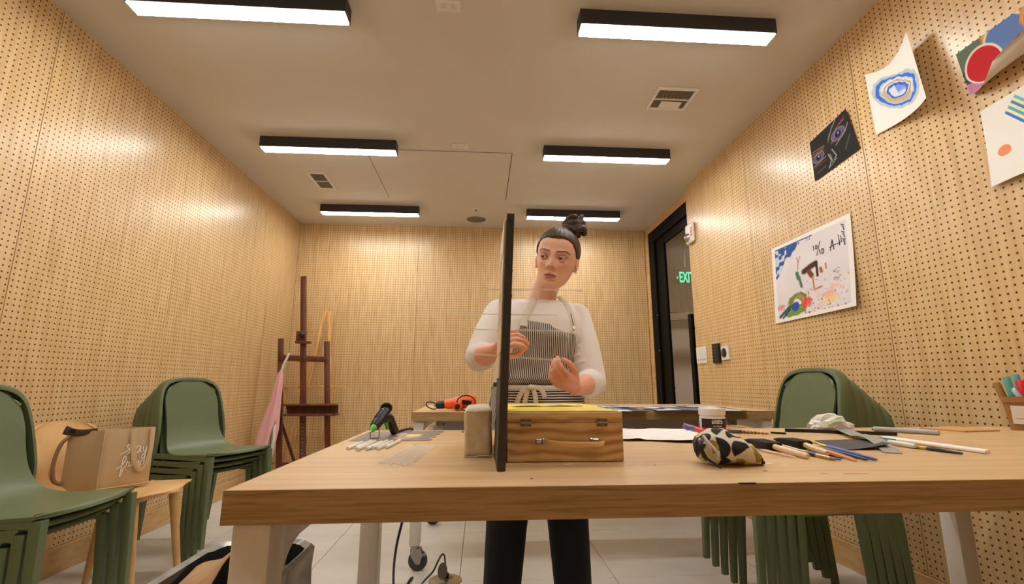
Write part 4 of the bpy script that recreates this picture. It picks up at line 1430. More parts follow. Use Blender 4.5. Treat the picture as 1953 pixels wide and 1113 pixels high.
# ---- black board standing on edge, seen edge-on
M['black_board'] = plain('black_stained_board', (50, 47, 45), 0.55, bump=0.3, bscale=60, var=0.25)
M['pale_strip'] = wood('pale_strip', (196, 176, 148), (216, 198, 172), (230, 216, 194), (10, 10, 1.5), 3, 0.55, 0.3)
bd = thing('upright_board', 'black board standing on edge on the table, pale strips on its left side', 'board', (0.04, 0.95, Z))
tilt = Matrix.Rotation(radians(2.0), 4, 'Y')
T0 = Matrix.Translation((0.0385, 0.865, Z)) @ tilt
b = MB().bx(-0.0075, 0.0075, 0.0, 0.185, 0.0, 0.474, 0.0012, 1)
b.v = [tuple(T0 @ Vector(p)) for p in b.v]
b.build('board', 'black_board', bd, 0)
r_ = random.Random(3)
zc = 0.16
k = 0
while zc < 0.462:
    h = r_.uniform(.035, .085)
    if zc + h > 0.472:
        h = 0.472 - zc
    tk = r_.uniform(.0025, .0045)
    s = MB().bx(-0.0075 - tk, -0.0074, r_.uniform(.004, .010), r_.uniform(.165, .18), zc, zc + h - 0.002, 0.0008, 1)
    s.v = [tuple(T0 @ Vector(p)) for p in s.v]
    s.build('strip', 'pale_strip', bd, 0)
    zc += h
nk = MB()
for zz, w in ((0.31, .006), (0.225, .004), (0.13, .005), (0.36, .003), (0.06, .005)):
    nk.bx(0.0074, 0.0082, -0.0003, 0.012, zz, zz + w * .6)
nk.v = [tuple(T0 @ Vector(p)) for p in nk.v]
nk.build('scratches', 'gap', bd, 0)
scw = MB().lathe([(0.0, 0.0006), (0.0035, 0.0006), (0.004, 0.0)], (0, 0, 0), 14, Matrix.Rotation(pi / 2, 3, 'X'))
scw.v = [tuple(T0 @ (Vector(p) + Vector((0.001, -0.0002, 0.459)))) for p in scw.v]
scw.build('screw_plug', 'black_plastic', bd)

# ---- clear rods pushed through the board
M['acrylic'], _nt, _b = new_mat('clear_acrylic')
_b.inputs['Roughness'].default_value = 0.05
_b.inputs['Alpha'].default_value = 0.32
_b.inputs['IOR'].default_value = 1.49
_b.inputs['Base Color'].default_value = (0.97, 0.96, 0.94, 1)
for nm, p, q in (('topmost', (0.088 - 0.075, 0.98, 1.146), (0.216, 0.98, 1.146)), ('second from the top', (-0.057, 0.98, 1.094), (0.163, 0.98, 1.092)),
                 ('third from the top', (-0.04, 0.98, 1.061), (0.175, 0.98, 1.059)), ('lowest', (-0.026, 0.98, 1.011), (0.168, 0.98, 0.997))):
    o = MB().tube([p, q], 0.0017, 8).build('clear_rod', 'acrylic')
    tag(o, 'thin clear rod stuck through the black board, ' + nm + ' of four', 'rod', 'clear rods through the board')

# ---- block of clay in a plastic bag
M['clay'] = plain('bagged_clay', (214, 200, 174), 0.32, spec=0.6, bump=0.5, bscale=60, var=0.10)
cb = thing('clay_block', 'grey block of clay wrapped in clear plastic, left of the black board', 'clay', (0.0, 1.14, Z))
def soft_box(x0, x1, y0, y1, z0, z1, r, wob, seed, n=14):
    bm = bmesh.new()
    bmesh.ops.create_cube(bm, size=1.0)
    bmesh.ops.subdivide_edges(bm, edges=bm.edges[:], cuts=n, use_grid_fill=True)
    rr = random.Random(seed)
    ph = [rr.uniform(0, 6) for _ in range(6)]
    c = Vector(((x0 + x1) / 2, (y0 + y1) / 2, (z0 + z1) / 2))
    h = Vector(((x1 - x0) / 2, (y1 - y0) / 2, (z1 - z0) / 2))
    for v in bm.verts:
        p = Vector((v.co.x * 2 * h.x, v.co.y * 2 * h.y, v.co.z * 2 * h.z))
        q = Vector((max(-h.x + r, min(h.x - r, p.x)), max(-h.y + r, min(h.y - r, p.y)), max(-h.z + r, min(h.z - r, p.z))))
        d = p - q
        if d.length > 1e-6:
            p = q + d.normalized() * r
        a, b_, e = p.x / .02, p.y / .03, p.z / .02
        w = wob * (sin(a * 1.3 + ph[0] + b_) + sin(e * 1.7 + ph[1] - a) + 0.7 * sin(b_ * 2.1 + e * 1.1 + ph[2]))
        p = p + (d.normalized() if d.length > 1e-6 else Vector((0, 0, 0))) * w
        v.co = c + p
    return MB().bm(bm)
soft_box(-0.033, 0.026, 1.03, 1.245, Z, Z + 0.098, 0.009, 0.0006, 5, 20).build('clay_body', 'clay', cb, 60)
M['film'] = plain('plastic_film', (200, 192, 180), 0.15, spec=0.9, bump=0.8, bscale=70)
for pts, n_, r in (([(-0.033, 1.0295, Z + .05), (-0.036, 1.0285, Z + .052), (-0.0335, 1.034, Z + .054)], 3, .0012),
                   ([(-0.031, 1.029, Z + .0025), (-0.015, 1.0275, Z + .001), (0.005, 1.028, Z + .003), (0.024, 1.0285, Z + .0022)], 4, .0014),
                   ([(-0.027, 1.032, Z + .093), (-0.010, 1.0290, Z + .0905), (0.003, 1.0285, Z + .093), (0.022, 1.031, Z + .092)], 4, .0010)):
    MB().tube(bez(pts, n_), r, 6).build('plastic_fold', 'film', cb)

# ---- wooden artist's box with strap handle
M['box_wood'] = wood('box_pine', (172, 128, 82), (216, 180, 130), (230, 202, 156), (1.2, 16, 16), 2.6, 0.5, 0.3, rings=16)
M['yellow'] = plain('yellow_board', (236, 206, 60), 0.6)
M['leather'] = plain('pale_leather', (234, 198, 150), 0.5)
wb = thing('wooden_box', 'wooden artist\'s box with two hinges and a leather handle', 'box', (0.17, 1.16, Z))
X0, X1, Y0, Y1 = 0.0535, 0.2845, 0.957, 1.345
MB().bx(X0, X1, Y0, Y1, Z + 0.001, Z + 0.0745, 0.0012, 1).build('box_body', 'box_wood', wb, 0)
MB().bx(X0, X1, Y0, Y1, Z + 0.0750, Z + 0.0950, 0.0012, 1).build('lid', 'box_wood', wb, 0)
for hx in (0.091, 0.243):
    h = MB()
    h.bx(hx - 0.0105, hx + 0.0105, Y0 - 0.0012, Y0 + 0.0005, Z + 0.0675, Z + 0.0745)
    h.bx(hx - 0.0105, hx + 0.0105, Y0 - 0.0012, Y0 + 0.0005, Z + 0.0755, Z + 0.082)
    hh = h.build('hinge', 'dark_steel', wb, 0)
    MB().tube([(hx - 0.0105, Y0 - 0.0016, Z + 0.075), (hx + 0.0105, Y0 - 0.0016, Z + 0.075)], 0.0013, 8).build('hinge_pin', 'steel', hh)
    s = MB()
    for sx in (-.006, .007):
        for zz in (.0700, .0790):
            s.lathe([(0.0, 0.0006), (0.0012, 0.0004), (0.0014, 0.0)], (hx + sx, Y0 - 0.0012, Z + zz), 10, Matrix.Rotation(pi / 2, 3, 'X'))
    s.build('screw', 'gap', hh)
# strap handle sagging out from its two buckles
hp = bez([(0.1275, Y0 - 0.003, Z + 0.0395), (0.140, Y0 - 0.016, Z + 0.038), (0.165, Y0 - 0.024, Z + 0.0365), (0.205, Y0 - 0.027, Z + 0.036), (0.232, Y0 - 0.024, Z + 0.036), (0.242, Y0 - 0.012, Z + 0.037), (0.236, Y0 - 0.004, Z + 0.0385)], 6)
MB().tube(hp, 0.0052, 10, sx=1.0, sy=0.28, up=(0, 0, 1)).build('handle', 'leather', wb)
for hx, s_ in ((0.117, 1), (0.228, -1)):
    bk = MB()
    bk.bx(hx - 0.007, hx + 0.007, Y0 - 0.0035, Y0 + 0.0005, Z + 0.0355, Z + 0.0440, 0.0012, 1)
    bk.bx(hx + s_ * 0.008 - 0.003, hx + s_ * 0.008 + 0.003, Y0 - 0.006, Y0 + 0.0005, Z + 0.0345, Z + 0.0455, 0.0012, 1)
    bk.lathe([(0.0, 0.001), (0.0028, 0.0006), (0.003, 0.0)], (hx - s_ * 0.003, Y0 - 0.0035, Z + 0.0398), 12, Matrix.Rotation(pi / 2, 3, 'X'))
    bk.build('buckle', 'steel', wb)
yb = MB().bx(X0 + 0.001, X1 - 0.006, Y0 + 0.004, Y1 - 0.03, Z + 0.0955, Z + 0.0970)
tag(yb.build('yellow_sheet', 'yellow', None, 0), 'yellow card lying on the wooden box', 'card')
P = np.zeros((10, 4, 3))
for i in range(10):
    for j in range(4):
        a = i / 9
        P[i, j] = (0.075 + 0.17 * a, 1.12 + 0.05 * j / 3 + 0.02 * a, Z + 0.0985 + 0.0035 * sin(a * 7) ** 2)
tag(solid_grid(P, 0.0012).build('scrap_strip', 'pale_strip', None, 40), 'curled strip of wood veneer on the yellow card', 'scrap')

# ---- hot glue gun on a printed sheet
def page_paint(U, V):
    c = np.ones(U.shape + (3,)) * np.array(lin(120, 112, 108))
    c = c * (0.75 + 0.5 * vnoise(U * .6, V * .6, 41))[..., None]
    c = mix(c, (160, 130, 116), sstep(.45, .6, vnoise(U * .4, V * .4, 44)) * .6)
    c = mix(c, (196, 158, 136), sstep(1, .6, np.hypot((U - .62) / .2, (V - .72) / .13) + .5 * (vnoise(U, V, 45) - .5)))
    c = mix(c, (230, 216, 140), sstep(1, .9, np.maximum(np.abs(U - .70) / .10, np.abs(V - .50) / .14)))
    c = mix(c, (206, 186, 176), sstep(1, .7, np.hypot((U - .52) / .07, (V - .38) / .2)))
    return c
def page_pos(U, V):
    b_ = bil((-0.350, 1.590, Z + .0012), (-0.118, 1.587, Z + .0012), (-0.136, 1.328, Z + .0012), (-0.345, 1.333, Z + .0012))
    X, Y, Zz = b_(U, V)
    j = (U > 0.97) * 0.006 * np.sign(np.sin(V * 22))
    return X + j, Y, Zz
tag(sheet('printed_page', 'x', page_pos, page_paint, 40, 40, back=(190, 186, 182), mat='print'), 'grey magazine page lying under the glue gun', 'paper')

gg = thing('glue_gun', 'black glue gun with a green nozzle propped on its wire stand', 'glue gun', (-0.275, 1.42, Z))
ax0, ax1 = Vector((-0.291, 1.372, Z + 0.032)), Vector((-0.2745, 1.455, Z + 0.074))
d_ = (ax1 - ax0)
b = MB()
b.tube([ax0 + d_ * t for t in (0.0, 0.06, 0.3, 0.6, 0.85, 1.0)], [0.0095, 0.0135, 0.0155, 0.0165, 0.0155, 0.0135], 18)
b.build('barrel', 'black_plastic', gg)
MB().tube([ax1 - d_ * 0.03, ax1 + d_ * 0.10], [0.0130, 0.0125], 18).build('rear_ring', 'black_plastic', gg)
rng = MB()
rr = [ax1 + Vector((0.0135 * cos(a), -0.004, 0.006 + 0.0115 * sin(a))) for a in [k * 2 * pi / 20 for k in range(21)]]
rng.tube(rr, 0.0045, 8)
rng.build('stick_ring', 'black_plastic', gg)
MB().tube([ax1 + Vector((-0.001, -0.020, 0.003)), ax1 + Vector((0.0, 0.012, 0.006))], 0.0048, 10).build('stick_guide', 'lime', gg)
fn_ = MB()
for k in range(5):
    p = ax0 + d_ * (0.34 + k * 0.10)
    fn_.box(p + Vector((-0.0, -0.008, 0.0115)), (0.020, 0.0035, 0.005), 0.001, 1, Matrix.Rotation(0.25, 3, 'Y'))
fn_.build('cooling_fins', 'rubber', gg, 0)
MB().tube([ax0 - d_ * 0.20, ax0 - d_ * 0.12, ax0 - d_ * 0.02, ax0 + d_ * 0.06], [0.0035, 0.0080, 0.0095, 0.0098], 16).build('nozzle', 'lime', gg)
MB().tube([ax0 - d_ * 0.32, ax0 - d_ * 0.20], [0.0014, 0.0034], 12).build('nozzle_tip', 'steel', gg)
hp = [ax0 + d_ * 0.62 + Vector((0.004, 0.0, -0.004)), Vector((-0.266, 1.455, Z + 0.050)), Vector((-0.259, 1.475, Z + 0.028)), Vector((-0.254, 1.492, Z + 0.008))]
MB().tube(bez(hp, 4), [0.0150] * 6 + [0.0140] * 6 + [0.013], 14, sx=1.0, sy=0.85).build('handle', 'black_plastic', gg)
MB().tube([Vector((-0.272, 1.432, Z + 0.045)), Vector((-0.268, 1.445, Z + 0.022))], [0.0055, 0.0045], 10).build('trigger', 'lime', gg)
w_ = MB()
for s in (-0.012, 0.010):
    w_.tube(bez([ax0 + d_ * 0.18 + Vector((s * .6, 0, -0.010)), Vector((-0.288 + s, 1.383, Z + 0.02)), Vector((-0.288 + s * 1.1, 1.378, Z + 0.0022))], 4), 0.0011, 6)
w_.tube([Vector((-0.3012, 1.378, Z + 0.0024)), Vector((-0.277, 1.378, Z + 0.0024))], 0.0011, 6)
w_.build('wire_stand', 'dark_steel', gg)

# ---- glue sticks
M['glue'] = plain('glue_stick', (242, 238, 230), 0.3, alpha=0.85)
for k, (p, q) in enumerate((((-0.303, 1.160), (-0.297, 1.272)), ((-0.286, 1.168), (-0.280, 1.300)), ((-0.276, 1.142), (-0.268, 1.290)), ((-0.257, 1.147), (-0.249, 1.272)), ((-0.266, 1.160), (-0.252, 1.300)),
                            ((-0.233, 1.155), (-0.225, 1.290)), ((-0.218, 1.172), (-0.209, 1.310)))):
    if k == 4:
        p, q = (-0.2465, 1.165), (-0.2385, 1.30)
    a, c = Vector((p[0], p[1], Z + 0.0042)), Vector((q[0], q[1], Z + 0.0042))
    o = MB().tube([a, a.lerp(c, .01), a.lerp(c, .99), c], [0.0036, 0.0042, 0.0042, 0.0036], 12).build('glue_stick', 'glue')
    nm = ['leftmost', 'second from the left', 'third from the left', 'fourth from the left', 'third from the right', 'second from the right', 'rightmost'][k]
    tag(o, 'milky glue stick in front of the glue gun, ' + nm + ' of the row', 'glue stick', 'glue sticks on the table')

# ---- bundle of clear rods lying on the table
for k in range(14):
    t_ = k / 13
    a = Vector((-0.192 + 0.064 * t_, 0.962 - 0.028 * t_ + 0.008 * ((k * 7) % 5 - 2) / 2, Z + 0.0016))
    c = Vector((-0.165 + 0.058 * t_, 1.225 - 0.004 * t_ + 0.008 * ((k * 5) % 7 - 3) / 3, Z + 0.0016))
    o = MB().tube([a, c], 0.0015, 8).build('clear_rod', 'acrylic')
    tag(o, 'thin clear rod in the loose bundle lying flat between the glue sticks and the clay', 'rod', 'loose clear rods on the table')

# ---- paper towel
def towel_pos(U, V):
    b_ = bil((0.30, 1.575, Z), (0.742, 1.555, Z), (0.600, 1.215, Z), (0.30, 1.33, Z))
    X, Y, Zz = b_(U, V)
    ed = np.minimum(np.minimum(U, 1 - U), np.minimum(V, 1 - V))
    return X + 0.006 * np.sin(V * 17 + 1), Y + 0.008 * np.sin(U * 15), Zz + 0.0035 + 0.006 * (vnoise(U * .5, V * .5, 61)) + 0.004 * np.sin(U * 9) * np.sin(V * 8) ** 2 * ed
def white_paint(U, V):
    return np.ones(U.shape + (3,)) * np.array(lin(236, 232, 228))
M['towel'] = attr_mat('paper_towel', 0.9, 0.6, 0.1, 260)
tag(sheet('paper_towel', 'x', towel_pos, white_paint, 40, 40, back=(230, 226, 220), mat='towel'), 'white paper towel spread flat right of the wooden box', 'towel')

# ---- blue tool with a red collar lying on the towel
M['blue_plastic'] = plain('blue_plastic', (62, 70, 142), 0.4)
M['red_plastic'] = plain('red_plastic', (214, 44, 48), 0.4)
bm_ = thing('blue_marker', 'thick blue handled tool with a red collar on the paper towel', 'tool', (0.70, 1.58, Z))
a, c = Vector((0.663, 1.547, Z + 0.016)), Vector((0.652, 1.385, Z + 0.013))
MB().tube([a.lerp(c, t) for t in (0, .04, .25, .3, .5, .55, .66)], [.005, .008, .0085, .0078, .0078, .0085, .0085], 16).build('grip', 'blue_plastic', bm_)
MB().tube([a.lerp(c, t) for t in (.66, .70, .95, 1.0)], [.0085, .0082, .0078, .006], 16).build('collar', 'red_plastic', bm_)
MB().tube([a + Vector((0, 0, .0072)), a.lerp(c, .3) + Vector((0, 0, .0076)), a.lerp(c, .62) + Vector((0, 0, .0078))], 0.0016, 8).build('grip_stripe', 'red_plastic', bm_)

# ---- jar of medium
jr = thing('paint_jar', 'white plastic jar with a black and red label beside the patterned pouch', 'jar', (0.706, 1.44, Z))
JC = Vector((0.7065, 1.44, 0))
MB().lathe([(0.034, Z), (0.0365, Z + 0.003), (0.0368, Z + 0.052), (0.035, Z + 0.055), (0.035, Z + 0.058)], JC, 36).build('jar_body', 'white_plastic', jr)
MB().lathe([(0.0378, Z + 0.0575), (0.0385, Z + 0.059), (0.0385, Z + 0.076), (0.037, Z + 0.078), (0.0, Z + 0.078)], JC, 36).build('lid', 'white_plastic', jr)
def arc_band(r, a0, a1, z0, z1, n=24):
    P = np.zeros((n, 2, 3))
    for i in range(n):
        a = a0 + (a1 - a0) * i / (n - 1)
        P[i, 0] = (JC.x + r * cos(a), JC.y + r * sin(a), z1)
        P[i, 1] = (JC.x + r * cos(a), JC.y + r * sin(a), z0)
    return solid_grid(P, 0.0004)
af = -pi / 2 - 0.44
arc_band(0.0372, af - 0.95, af + 1.7, Z + 0.022, Z + 0.048).build('label', 'black_plastic', jr, 30)
arc_band(0.0372, af - 0.95, af + 1.7, Z + 0.010, Z + 0.0218).build('label_band', 'red_plastic', jr, 30)
def curved_text(body, size, zc, bold, a_c):
    me = text_mesh(body, size, Matrix.Identity(4), 0.0003, bold)
    for v in me.vertices:
        a = a_c + v.co.x / 0.0376
        r = 0.0377 + v.co.z
        v.co = (JC.x + r * cos(a), JC.y + r * sin(a), zc + v.co.y)
    return me
link_mesh(curved_text('Liquitex', 0.0085, Z + 0.0435, 0.0001, af + 0.36), 'label_lettering', 'white_plastic', jr, 0)
link_mesh(curved_text('BASICS', 0.0105, Z + 0.0365, 0.0003, af + 0.36), 'label_lettering', 'white_plastic', jr, 0)
link_mesh(curved_text('GEL MEDIUM', 0.0045, Z + 0.0262, 0.0001, af + 0.36), 'label_lettering', 'white_plastic', jr, 0)
for k in range(3):
    arc_band(0.0371, af - 1.2, af - 1.08, Z + 0.02 + k * 0.010, Z + 0.0206 + k * 0.010, 4).build('measuring_mark', 'grille', jr, 0)

# ---- patterned pouch
po = thing('pencil_pouch', 'cream pouch with black and gold half moons, its black zip open at the left', 'pouch', (0.47, 0.93, Z))
A_, B_ = Vector((0.415, 0.925, 0)), Vector((0.535, 0.905, 0))
nS, nT = 210, 210
rad = [(0, .012, .010, .030), (.04, .030, .021, .031), (.12, .042, .027, .031), (.25, .050, .0315, .0325), (.45, .050, .0315, .032), (.65, .042, .026, .027), (.82, .031, .019, .020), (.93, .021, .0125, .013), (1, .012, .0065, .007)]
P = np.zeros((nS, nT, 3))
cols = np.zeros((nS, nT, 3))
fr = (B_ - A_).normalized()
sd = Vector((-fr.y, fr.x, 0))
for i in range(nS):
    s = i / (nS - 1)
    for k in range(len(rad) - 1):
        if rad[k][0] <= s <= rad[k + 1][0]:
            u = (s - rad[k][0]) / (rad[k + 1][0] - rad[k][0])
            u = u * u * (3 - 2 * u)
            ry, rz, zc = [rad[k][m] * (1 - u) + rad[k + 1][m] * u for m in (1, 2, 3)]
    for j in range(nT):
        a = 2 * pi * j / nT
        wr = 1 + 0.05 * sin(3 * a + 9 * s) + 0.035 * sin(7 * a - 14 * s) * (1 - s) + 0.02 * sin(2 * a + 25 * s)
        y, z = cos(a) * ry * wr, sin(a) * rz * wr
        z = max(z, -zc + 0.0006)
        p = A_ + fr * (s * 0.122) + sd * y
        P[i, j] = (p.x, p.y, Z + zc + z)
S_, T_ = np.meshgrid(np.linspace(0, 1, nS), np.linspace(0, 2 * pi, nT, endpoint=False), indexing='ij')
c = np.ones((nS, nT, 3)) * np.array(lin(214, 204, 184))
dl, dt_ = S_ * 0.122, T_
def moon(s0, t0, rs, rt, ang, col):
    global c
    ds, dt = (S_ - s0) / rs, ((T_ - t0 + pi) % (2 * pi) - pi) / rt
    x_, y_ = ds * cos(ang) - dt * sin(ang), ds * sin(ang) + dt * cos(ang)
    c = mix(c, col, sstep(1.04, 0.96, np.hypot(x_, y_)) * sstep(-.04, .04, x_))
BK, GD = (34, 33, 36), (160, 136, 62)
c = mix(c, BK, sstep(.035, .02, S_))
F_ = 3 * pi / 2 - 0.35          # the side towards the camera (angle pointing to -y)
F_ = pi
for s0, t0, rs, rt, ang, col in ((.24, F_ - .10, .17, .62, .1, BK), (.15, F_ - .15, .10, .45, .2, GD), (.27, F_ + .85, .16, .48, .0, BK), (.60, F_ - .05, .18, .62, 2.3, BK), (.56, F_ - 0.95, .15, .42, 2.2, BK), (.36, F_ - 1.15, .14, .40, 2.4, BK),
                                (.80, F_ - .10, .17, .9, .2, GD), (.52, F_ + .95, .16, .45, .15, GD), (.93, F_ + .9, .14, 1.1, .0, BK), (.06, F_ - .9, .12, .4, .6, BK), (.05, F_ + .2, .12, .6, 2.8, BK),
                                (.3, F_ - 2.0, .15, .5, 1, BK), (.65, F_ - 2.2, .15, .5, 2, GD), (.5, F_ + 2.4, .16, .5, 1, BK), (.12, F_ - 1.7, .12, .4, 1.8, GD), (.78, F_ - 1.3, .12, .5, 2.2, BK)):
    moon(s0, t0, rs, rt, ang, col)
b = MB()
b.loft([[tuple(P[i, j]) for j in range(nT)] for i in range(nS)])
b.build('pouch_body', 'cloth_print', po, 60, paint=c.reshape(-1, 3))
zp = bez([(0.418, 0.890, Z + 0.052), (0.408, 0.882, Z + 0.044), (0.405, 0.878, Z + 0.034), (0.409, 0.876, Z + 0.022), (0.416, 0.880, Z + 0.014)], 5)
MB().tube(zp, 0.0042, 10, sx=0.6).build('zip', 'black_plastic', po)
MB().tube(bez([(0.407, 0.879, Z + 0.020), (0.414, 0.873, Z + 0.016), (0.424, 0.866, Z + 0.008), (0.432, 0.860, Z + 0.003)], 4), 0.0024, 8).build('zip_pull', 'black_plastic', po)
MB().tube(bez([(0.416, 0.888, Z + 0.056), (0.420, 0.880, Z + 0.045), (0.430, 0.876, Z + 0.033), (0.436, 0.874, Z + 0.022), (0.434, 0.877, Z + 0.012)], 4), 0.0036, 8, sx=0.5).build('lining_fold', 'off_white', po)

# ---- brushes and pens
M['pale_handle'] = wood('pale_handle', (214, 176, 134), (232, 202, 164), (240, 216, 184), (3, 20, 20), 2, 0.4, 0.4)
M['foam'] = plain('black_foam', (34, 33, 32), 0.95, bump=0.5, bscale=900)
M['gold'] = plain('brass_ferrule', (206, 170, 92), 0.28, metal=1.0)
M['orange_lac'] = plain('orange_lacquer', (238, 142, 48), 0.3)
M['blue_lac'] = plain('blue_lacquer', (52, 88, 164), 0.3)
M['dark_lac'] = plain('dark_lacquer', (42, 34, 44), 0.3)
M['bristle'] = plain('tan_bristle', (150, 110, 70), 0.7)
M['bristle_dark'] = plain('dark_bristle', (70, 62, 52), 0.7)
def brush(p, q, r, handle, hair, label, name='paint_brush', ferr='gold', flat=1.0, head=.16, fer=.30, z0=0.0):
    """brush lying on the table: bristles at p, end of handle at q"""
    p, q = Vector(p), Vector(q)
    t = thing(name, label, 'brush', (p.lerp(q, .5).x, p.lerp(q, .5).y, Z), 0, 'brushes right of the pouch')
    P = lambda s: p.lerp(q, s)
    MB().tube([P(0), P(head * .5), P(head)], [r * .35, r * .9, r * .95], 10, sx=flat).build('bristles', hair, t)
    MB().tube([P(head), P((head + fer) / 2), P(fer)], [r * 1.0, r * 1.08, r * 1.0], 12, sx=flat).build('ferrule', ferr, t)
    MB().tube([P(fer), P(fer + .12), P(.7), P(.97), P(1)], [r * 1.0, r * 1.3, r * .95, r * .62, r * .3], 12).build('handle', handle, t)
    return t
def foam_brush(p, m_, q, label, w):
    p, m_, q = Vector(p), Vector(m_), Vector(q)
    t = thing('foam_brush', label, 'brush', (m_.x, m_.y, Z), 0, 'brushes right of the pouch')
    d = (m_ - p)
    x = Vector((d.y, -d.x, 0)).normalized()
    ring = []
    for s, ww, hh in ((0, w * .95, .0015), (.25, w, .007), (.9, w, .009), (1.0, w * .8, .008)):
        c_ = p.lerp(m_, s)
        ring.append([c_ + x * (ww * a) + Vector((0, 0, hh * b_)) for a, b_ in ((1, -.8), (1, .8), (.85, 1), (-.85, 1), (-1, .8), (-1, -.8), (-.85, -1), (.85, -1))])
    MB().loft(ring).build('foam_head', 'foam', t, 40)
    MB().tube([m_, m_.lerp(q, .04), m_.lerp(q, .96), q], [.0055, .0062, .0062, .0045], 14).build('handle', 'pale_handle', t)
    return t
foam_brush((0.690, 1.205, Z + .010), (0.668, 1.075, Z + .010), (0.663, 0.958, Z + .0065), 'foam brush with a pale handle, nearer the pouch', .021)
foam_brush((0.765, 1.20, Z + .012), (0.748, 1.085, Z + .012), (0.725, 0.985, Z + .0075), 'foam brush with a pale handle, farther from the pouch', .020)
brush((0.635, 1.08, Z + .004), (0.643, 0.965, Z + .003), .0022, 'pale_handle', 'bristle', 'thin brush with a pale bare handle between pouch and foam brush', ferr='pale_handle', head=.05, fer=.1)
brush((0.738, 1.22, Z + .0045), (0.709, 0.985, Z + .003), .0026, 'pale_handle', 'bristle', 'slim brush with a pale pink handle between the two foam brushes')
brush((0.700, 0.929, Z + .004), (0.700, 1.06, Z + .0045), .0034, 'dark_lac', 'bristle', 'short dark handled brush with a gold ferrule pointing to the camera', head=.10, fer=.42)
brush((0.722, 1.085, Z + .0035), (0.712, 0.930, Z + .003), .0024, 'blue_lac', 'bristle', 'thin blue brush beside the dark one, nearest the table edge')
brush((0.752, 1.105, Z + .0036), (0.728, 0.945, Z + .003), .0026, 'dark_lac', 'bristle_dark', 'thin black brush lying over the blue one')
brush((0.808, 1.215, Z + .0048), (0.7335, 0.918, Z + .0036), .0036, 'orange_lac', 'bristle_dark', 'long orange brush with a gold ferrule')
brush((0.806, 1.14, Z + .0044), (0.746, 0.935, Z + .003), .0026, 'blue_lac', 'bristle', 'thin blue brush between the orange and the dark violet brush')
brush((0.812, 1.18, Z + .0044), (0.762, 0.925, Z + .0034), .0040, 'dark_lac', 'bristle_dark', 'dark violet brush left of the bright blue brush')
brush((0.828, 1.18, Z + .0052), (0.779, 0.922, Z + .0040), .0048, 'blue_lac', 'bristle', 'thick bright blue brush, rightmost of the bundle')

# ---- card, tape, rods and pens farther right
M['dark_card'] = plain('dark_card', (66, 62, 62), 0.6)
P = np.zeros((8, 6, 3))
for i in range(8):
    for j in range(6):
        a, e = i / 7, j / 5
        c_ = Vector((0.900, 1.265, 0)) * (1 - a) * (1 - e) + Vector((1.040, 1.262, 0)) * a * (1 - e) + Vector((0.945, 1.075, 0)) * a * e + Vector((0.828, 1.080, 0)) * (1 - a) * e
        P[i, j] = (c_.x, c_.y, Z + 0.001 + 0.012 * a ** 2 * e + 0.003 * a)
tag(solid_grid(P, -0.0012).build('dark_card', 'dark_card', None, 40), 'dark grey card with a raised corner, right of the brushes', 'card')
M['tape'] = plain('silver_tape', (164, 164, 160), 0.4, metal=0.3)
def strip(pts, w, name, mat, label, cat, th=0.0008):
    P = np.zeros((len(pts), 3, 3))
    for i, p in enumerate(pts):
        a, c_ = Vector(pts[max(0, i - 1)]), Vector(pts[min(len(pts) - 1, i + 1)])
        d = c_ - a
        n_ = Vector((-d.y, d.x, 0)).normalized()
        for j in range(3):
            P[i, j] = Vector(p) + n_ * w * (j - 1)
    return tag(solid_grid(P, th).build(name, mat, None, 50), label, cat)
strip(bez([(1.165, 1.55, Z + .012), (1.12, 1.45, Z + .014), (1.06, 1.32, Z + .010), (1.02, 1.255, Z + .012)], 3), .020, 'tape_strip', 'tape', 'stiff silver strip lying over the black rod', 'strip')
strip(bez([(1.03, 1.27, Z + .0165), (0.985, 1.17, Z + .017), (0.945, 1.09, Z + .008), (0.905, 1.025, Z + .002)], 3), .017, 'tape_strip', 'tape', 'stiff silver strip reaching over the dark card towards the camera', 'strip')
def rod(p, q, r, name, mat, label, cat='rod', n=10, r1=None):
    o = MB().tube([p, Vector(p).lerp(Vector(q), .01), Vector(p).lerp(Vector(q), .99), q], [r * .8, r, r1 or r, (r1 or r) * .8], n).build(name, mat)
    return tag(o, label, cat)
sq = MB().bar((0.975, 1.505, Z + .005), (1.226, 1.365, Z + .005), .010, .010, bev=.001)
tag(sq.build('black_rod', 'black_plastic', None, 0), 'long square black rod lying under the silver strip', 'rod')
sq = MB().bar((0.895, 1.452, Z + .003), (0.922, 1.420, Z + .003), .006, .006, bev=.001)
tag(sq.build('black_stub', 'black_plastic', None, 0), 'short black stub left of the long black rod', 'rod')
M['grey_tube'] = plain('grey_tube', (176, 172, 176), 0.5)
rod((1.27, 1.500, Z + .0075), (1.360, 1.365, Z + .0075), .0075, 'paper_tube', 'grey_tube', 'pale grey rolled tube at the far right of the black rod', 'tube', 14)
rod((1.29, 1.53, Z + .003), (1.375, 1.40, Z + .003), .003, 'thin_rod', 'dark_lac', 'thin dark rod behind the grey tube')
M['white_rod'] = plain('white_plastic_rod', (236, 230, 224), 0.45)
rod((1.105, 1.280, Z + .0045), (1.098, 1.000, Z + .0045), .0045, 'white_rod', 'white_rod', 'long white rod, left one of the pair pointing at the camera')
rod((1.119, 1.285, Z + .0045), (1.112, 1.008, Z + .0045), .0045, 'white_rod', 'white_rod', 'long white rod, right one of the pair pointing at the camera')
M['teal'] = plain('teal_plastic', (40, 112, 104), 0.45)
tp = thing('paint_marker', 'white marker pen with teal bands beside the white rods', 'marker', (1.03, 1.16, Z))
a, c_ = Vector((1.040, 1.275, Z + .0065)), Vector((1.020, 1.090, Z + .0065))
MB().tube([a, a.lerp(c_, .02), a.lerp(c_, .38)], [.004, .006, .006], 14).build('cap', 'white_plastic', tp)
